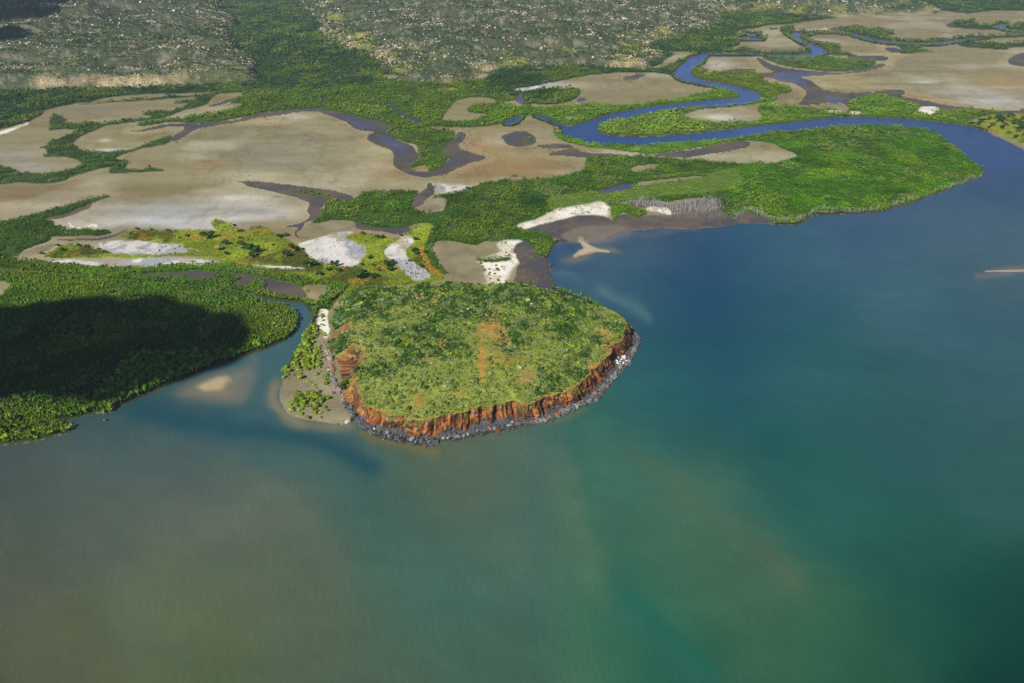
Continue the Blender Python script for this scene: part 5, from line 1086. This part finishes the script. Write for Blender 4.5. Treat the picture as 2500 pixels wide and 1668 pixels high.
top_rock("z6 390,1095", 5.5, (150, 118, 120), 'purple-grey boulder on the orange clearing of the headland', 2)
top_rock("z5 2010,690", 4.5, (206, 196, 196), 'white rock in dark shrubs near the back of the headland', 3)
top_rock("z5 2060,740", 4.5, (150, 134, 138), 'purple rock beside the white rock at the back of the headland', 4)
top_rock("z7 1780,480", 5, (170, 158, 154), 'grey rock among pale scrub above the front cliff', 5)
top_rock("z7 1095,310", 3.2, (222, 206, 190), 'small whitish rock on the left part of the headland top', 6)
WR = R("z8 1880,480 1920,500 1950,520 1900,530 1860,520 1930,470 1960,490 1880,460 1910,455 1850,470 1900,560 1870,545 1940,545 1980,520 1845,500 1960,465")
for i, s in enumerate(WR):
    x, y = unproj(s[0], s[1], 3.0); sl = math.hypot(float(y), H) / FPX; r_ = random.uniform(3.0, 6.5) * sl
    single('boulder', RMESH[i % 8], (float(x), float(y), 2.4), (r_, r_, r_ * .8), lin((244, 238, 232)), 'white boulder in the bright rockfall at the right end of the cliff', 'boulder', 'white boulders of the rockfall', tilt=.5)

# ------------------------------------------------------------------ dead mangroves on the right shore
DL = []
def along(s, n_, jx=3.0, jy=4.0):
    p = R(s); d = np.concatenate([[0], np.cumsum(np.hypot(*np.diff(p, axis=0).T))]); t = rng.uniform(0, d[-1], n_)
    u = np.interp(t, d, p[:, 0]); v = np.interp(t, d, p[:, 1]); DL.extend(zip(u + rng.normal(0, jx, n_), v - np.abs(rng.normal(0, jy, n_))))
along("c8 -30,790 20,770 90,715 200,775 300,815 430,818 560,790 610,752 680,722 800,738 1000,742 1180,722", 260, 3, 3)
along("c8 1250,692 1480,632 1600,592 1750,535 1900,478 2000,452", 110, 3, 3)
edge_n = len(DL)
def area(s, n_):
    p = R(s); lo_, hi_ = p.min(0), p.max(0); q = lo_ + rng.random((n_ * 4, 2)) * (hi_ - lo_); q = q[sdf(q, p) > 0][:n_]; DL.extend([tuple(a) for a in q])
area("c7 1070,650 1280,640 1420,672 1440,692 1480,682 1800,622 1880,680 1860,735 1700,745 1500,745 1450,720 1300,712 1200,692", 620)
area("c7 1280,740 1500,745 1860,730 1950,785 1700,800 1400,790", 160)
area("c7 1900,740 2080,712 2040,800 1960,790", 60)
DL = np.array(DL); DL[edge_n:] += rng.normal(0, 1, (len(DL) - edge_n, 2)) * [7, 3]; x, y = unproj(DL[:, 0], DL[:, 1]); z = gsample(gz, x, y); z = np.maximum(z, -.2)
hgt = rng.uniform(3.2, 6.5, len(x)); hgt[-220:] *= .6
ind = np.concatenate([np.arange(0, edge_n, 2)[:190], np.arange(len(x) - 110, len(x))]); mk = np.zeros(len(x), bool); mk[ind] = True
gn_scatter('dead_mangroves', np.stack([x, y, z], 1)[~mk], iso(hgt[~mk]), np.ones(((~mk).sum(), 3)), 'dead_mass', 'grey stand of dead mangrove stems on the muddy right shore', 'dead trees', .12)
dm = PROTO['dead_mass'][1]
for i in ind:
    e_ = i < edge_n
    single('dead_mangrove', dm[i % len(dm)], (x[i], y[i], z[i]), hgt[i], None, 'bare whitish mangrove stem at the water edge of the green promontory' if e_ else 'bare grey mangrove stump on the open mud of the bay', 'dead tree', 'dead stems along the promontory edge' if e_ else 'dead stems on the bay mud', tilt=.16)

# ------------------------------------------------------------------ the clouds that shade the left forest and the far left hills
CLOUDM = flat_mat('cloud_white', (240, 242, 246), 1.0, .01, .04)
def cloud(shadow, alt, n_, rlo, rhi, label, seed):
    r = np.random.default_rng(seed); p = R(shadow); x, y = unproj(p[:, 0], p[:, 1], 4.0); G = np.stack([x, y], 1)
    lo_, hi_ = G.min(0), G.max(0); parts = []; k_ = alt / TO_SUN.z; tries = 0
    v, f = ICO2
    while len(parts) < n_ and tries < 20000:
        tries += 1
        q = lo_ + r.random(2) * (hi_ - lo_); rad = r.uniform(rlo, rhi); d = sdf(q[None], G)[0]
        if d < 0: continue
        rad = min(rad, d * .9 + r.exponential(rlo * .7) + 3)
        c = np.array([q[0] + TO_SUN.x * k_, q[1] + TO_SUN.y * k_, alt + 4 + r.uniform(0, rad * .25)])
        parts.append((v * (1 + (r.random(len(v)) - .5) * .12)[:, None] * [rad, rad, rad * .6] + c, f))
    vv, ff = join(parts); o = link('cloud', mesh_np('cloud', vv, ff), CLOUDM); return tag(o, label, 'cloud', None, 'structure')
cloud("z1 -1200,700 0,740 150,680 260,625 400,585 650,565 950,578 1150,605 1400,612 1700,622 2000,632 2200,690 2340,790 z3 480,800 620,850 800,880 900,960 800,1060 600,1140 400,1230 z2 2000,450 1700,560 1400,640 1000,640 600,610 300,600 0,590 -1200,520", 700, 300, 8, 42, 'low white cumulus cloud above the left forest', 3)

cloud("p -500,-120 0,-110 270,-60 330,20 300,90 190,120 60,150 -100,170 -500,190", 800, 110, 50, 130, 'white cumulus cloud above the far left hills', 5)
# ------------------------------------------------------------------ haze
hzv = [[-6000, -400, -4], [6000, -400, -4], [6000, 9000, -4], [-6000, 9000, -4], [-6000, -400, H + 30], [6000, -400, H + 30], [6000, 9000, H + 30], [-6000, 9000, H + 30]]
hme = mesh_np('haze', hzv, [[0, 3, 2, 1], [4, 5, 6, 7], [0, 1, 5, 4], [1, 2, 6, 5], [2, 3, 7, 6], [3, 0, 4, 7]], False)
hm_ = bpy.data.materials.new('haze_air'); hm_.use_nodes = True; nn = hm_.node_tree.nodes; nn.remove(nn['Principled BSDF'])
pvn = nn.new('ShaderNodeVolumePrincipled'); pvn.inputs['Color'].default_value = (.62, .78, 1.0, 1); pvn.inputs['Density'].default_value = 0.00007; pvn.inputs['Anisotropy'].default_value = .2
hm_.node_tree.links.new(pvn.outputs[0], nn['Material Output'].inputs['Volume'])
tag(link('haze', hme, hm_), 'thin blue haze over the whole bay', 'haze', None, 'stuff')
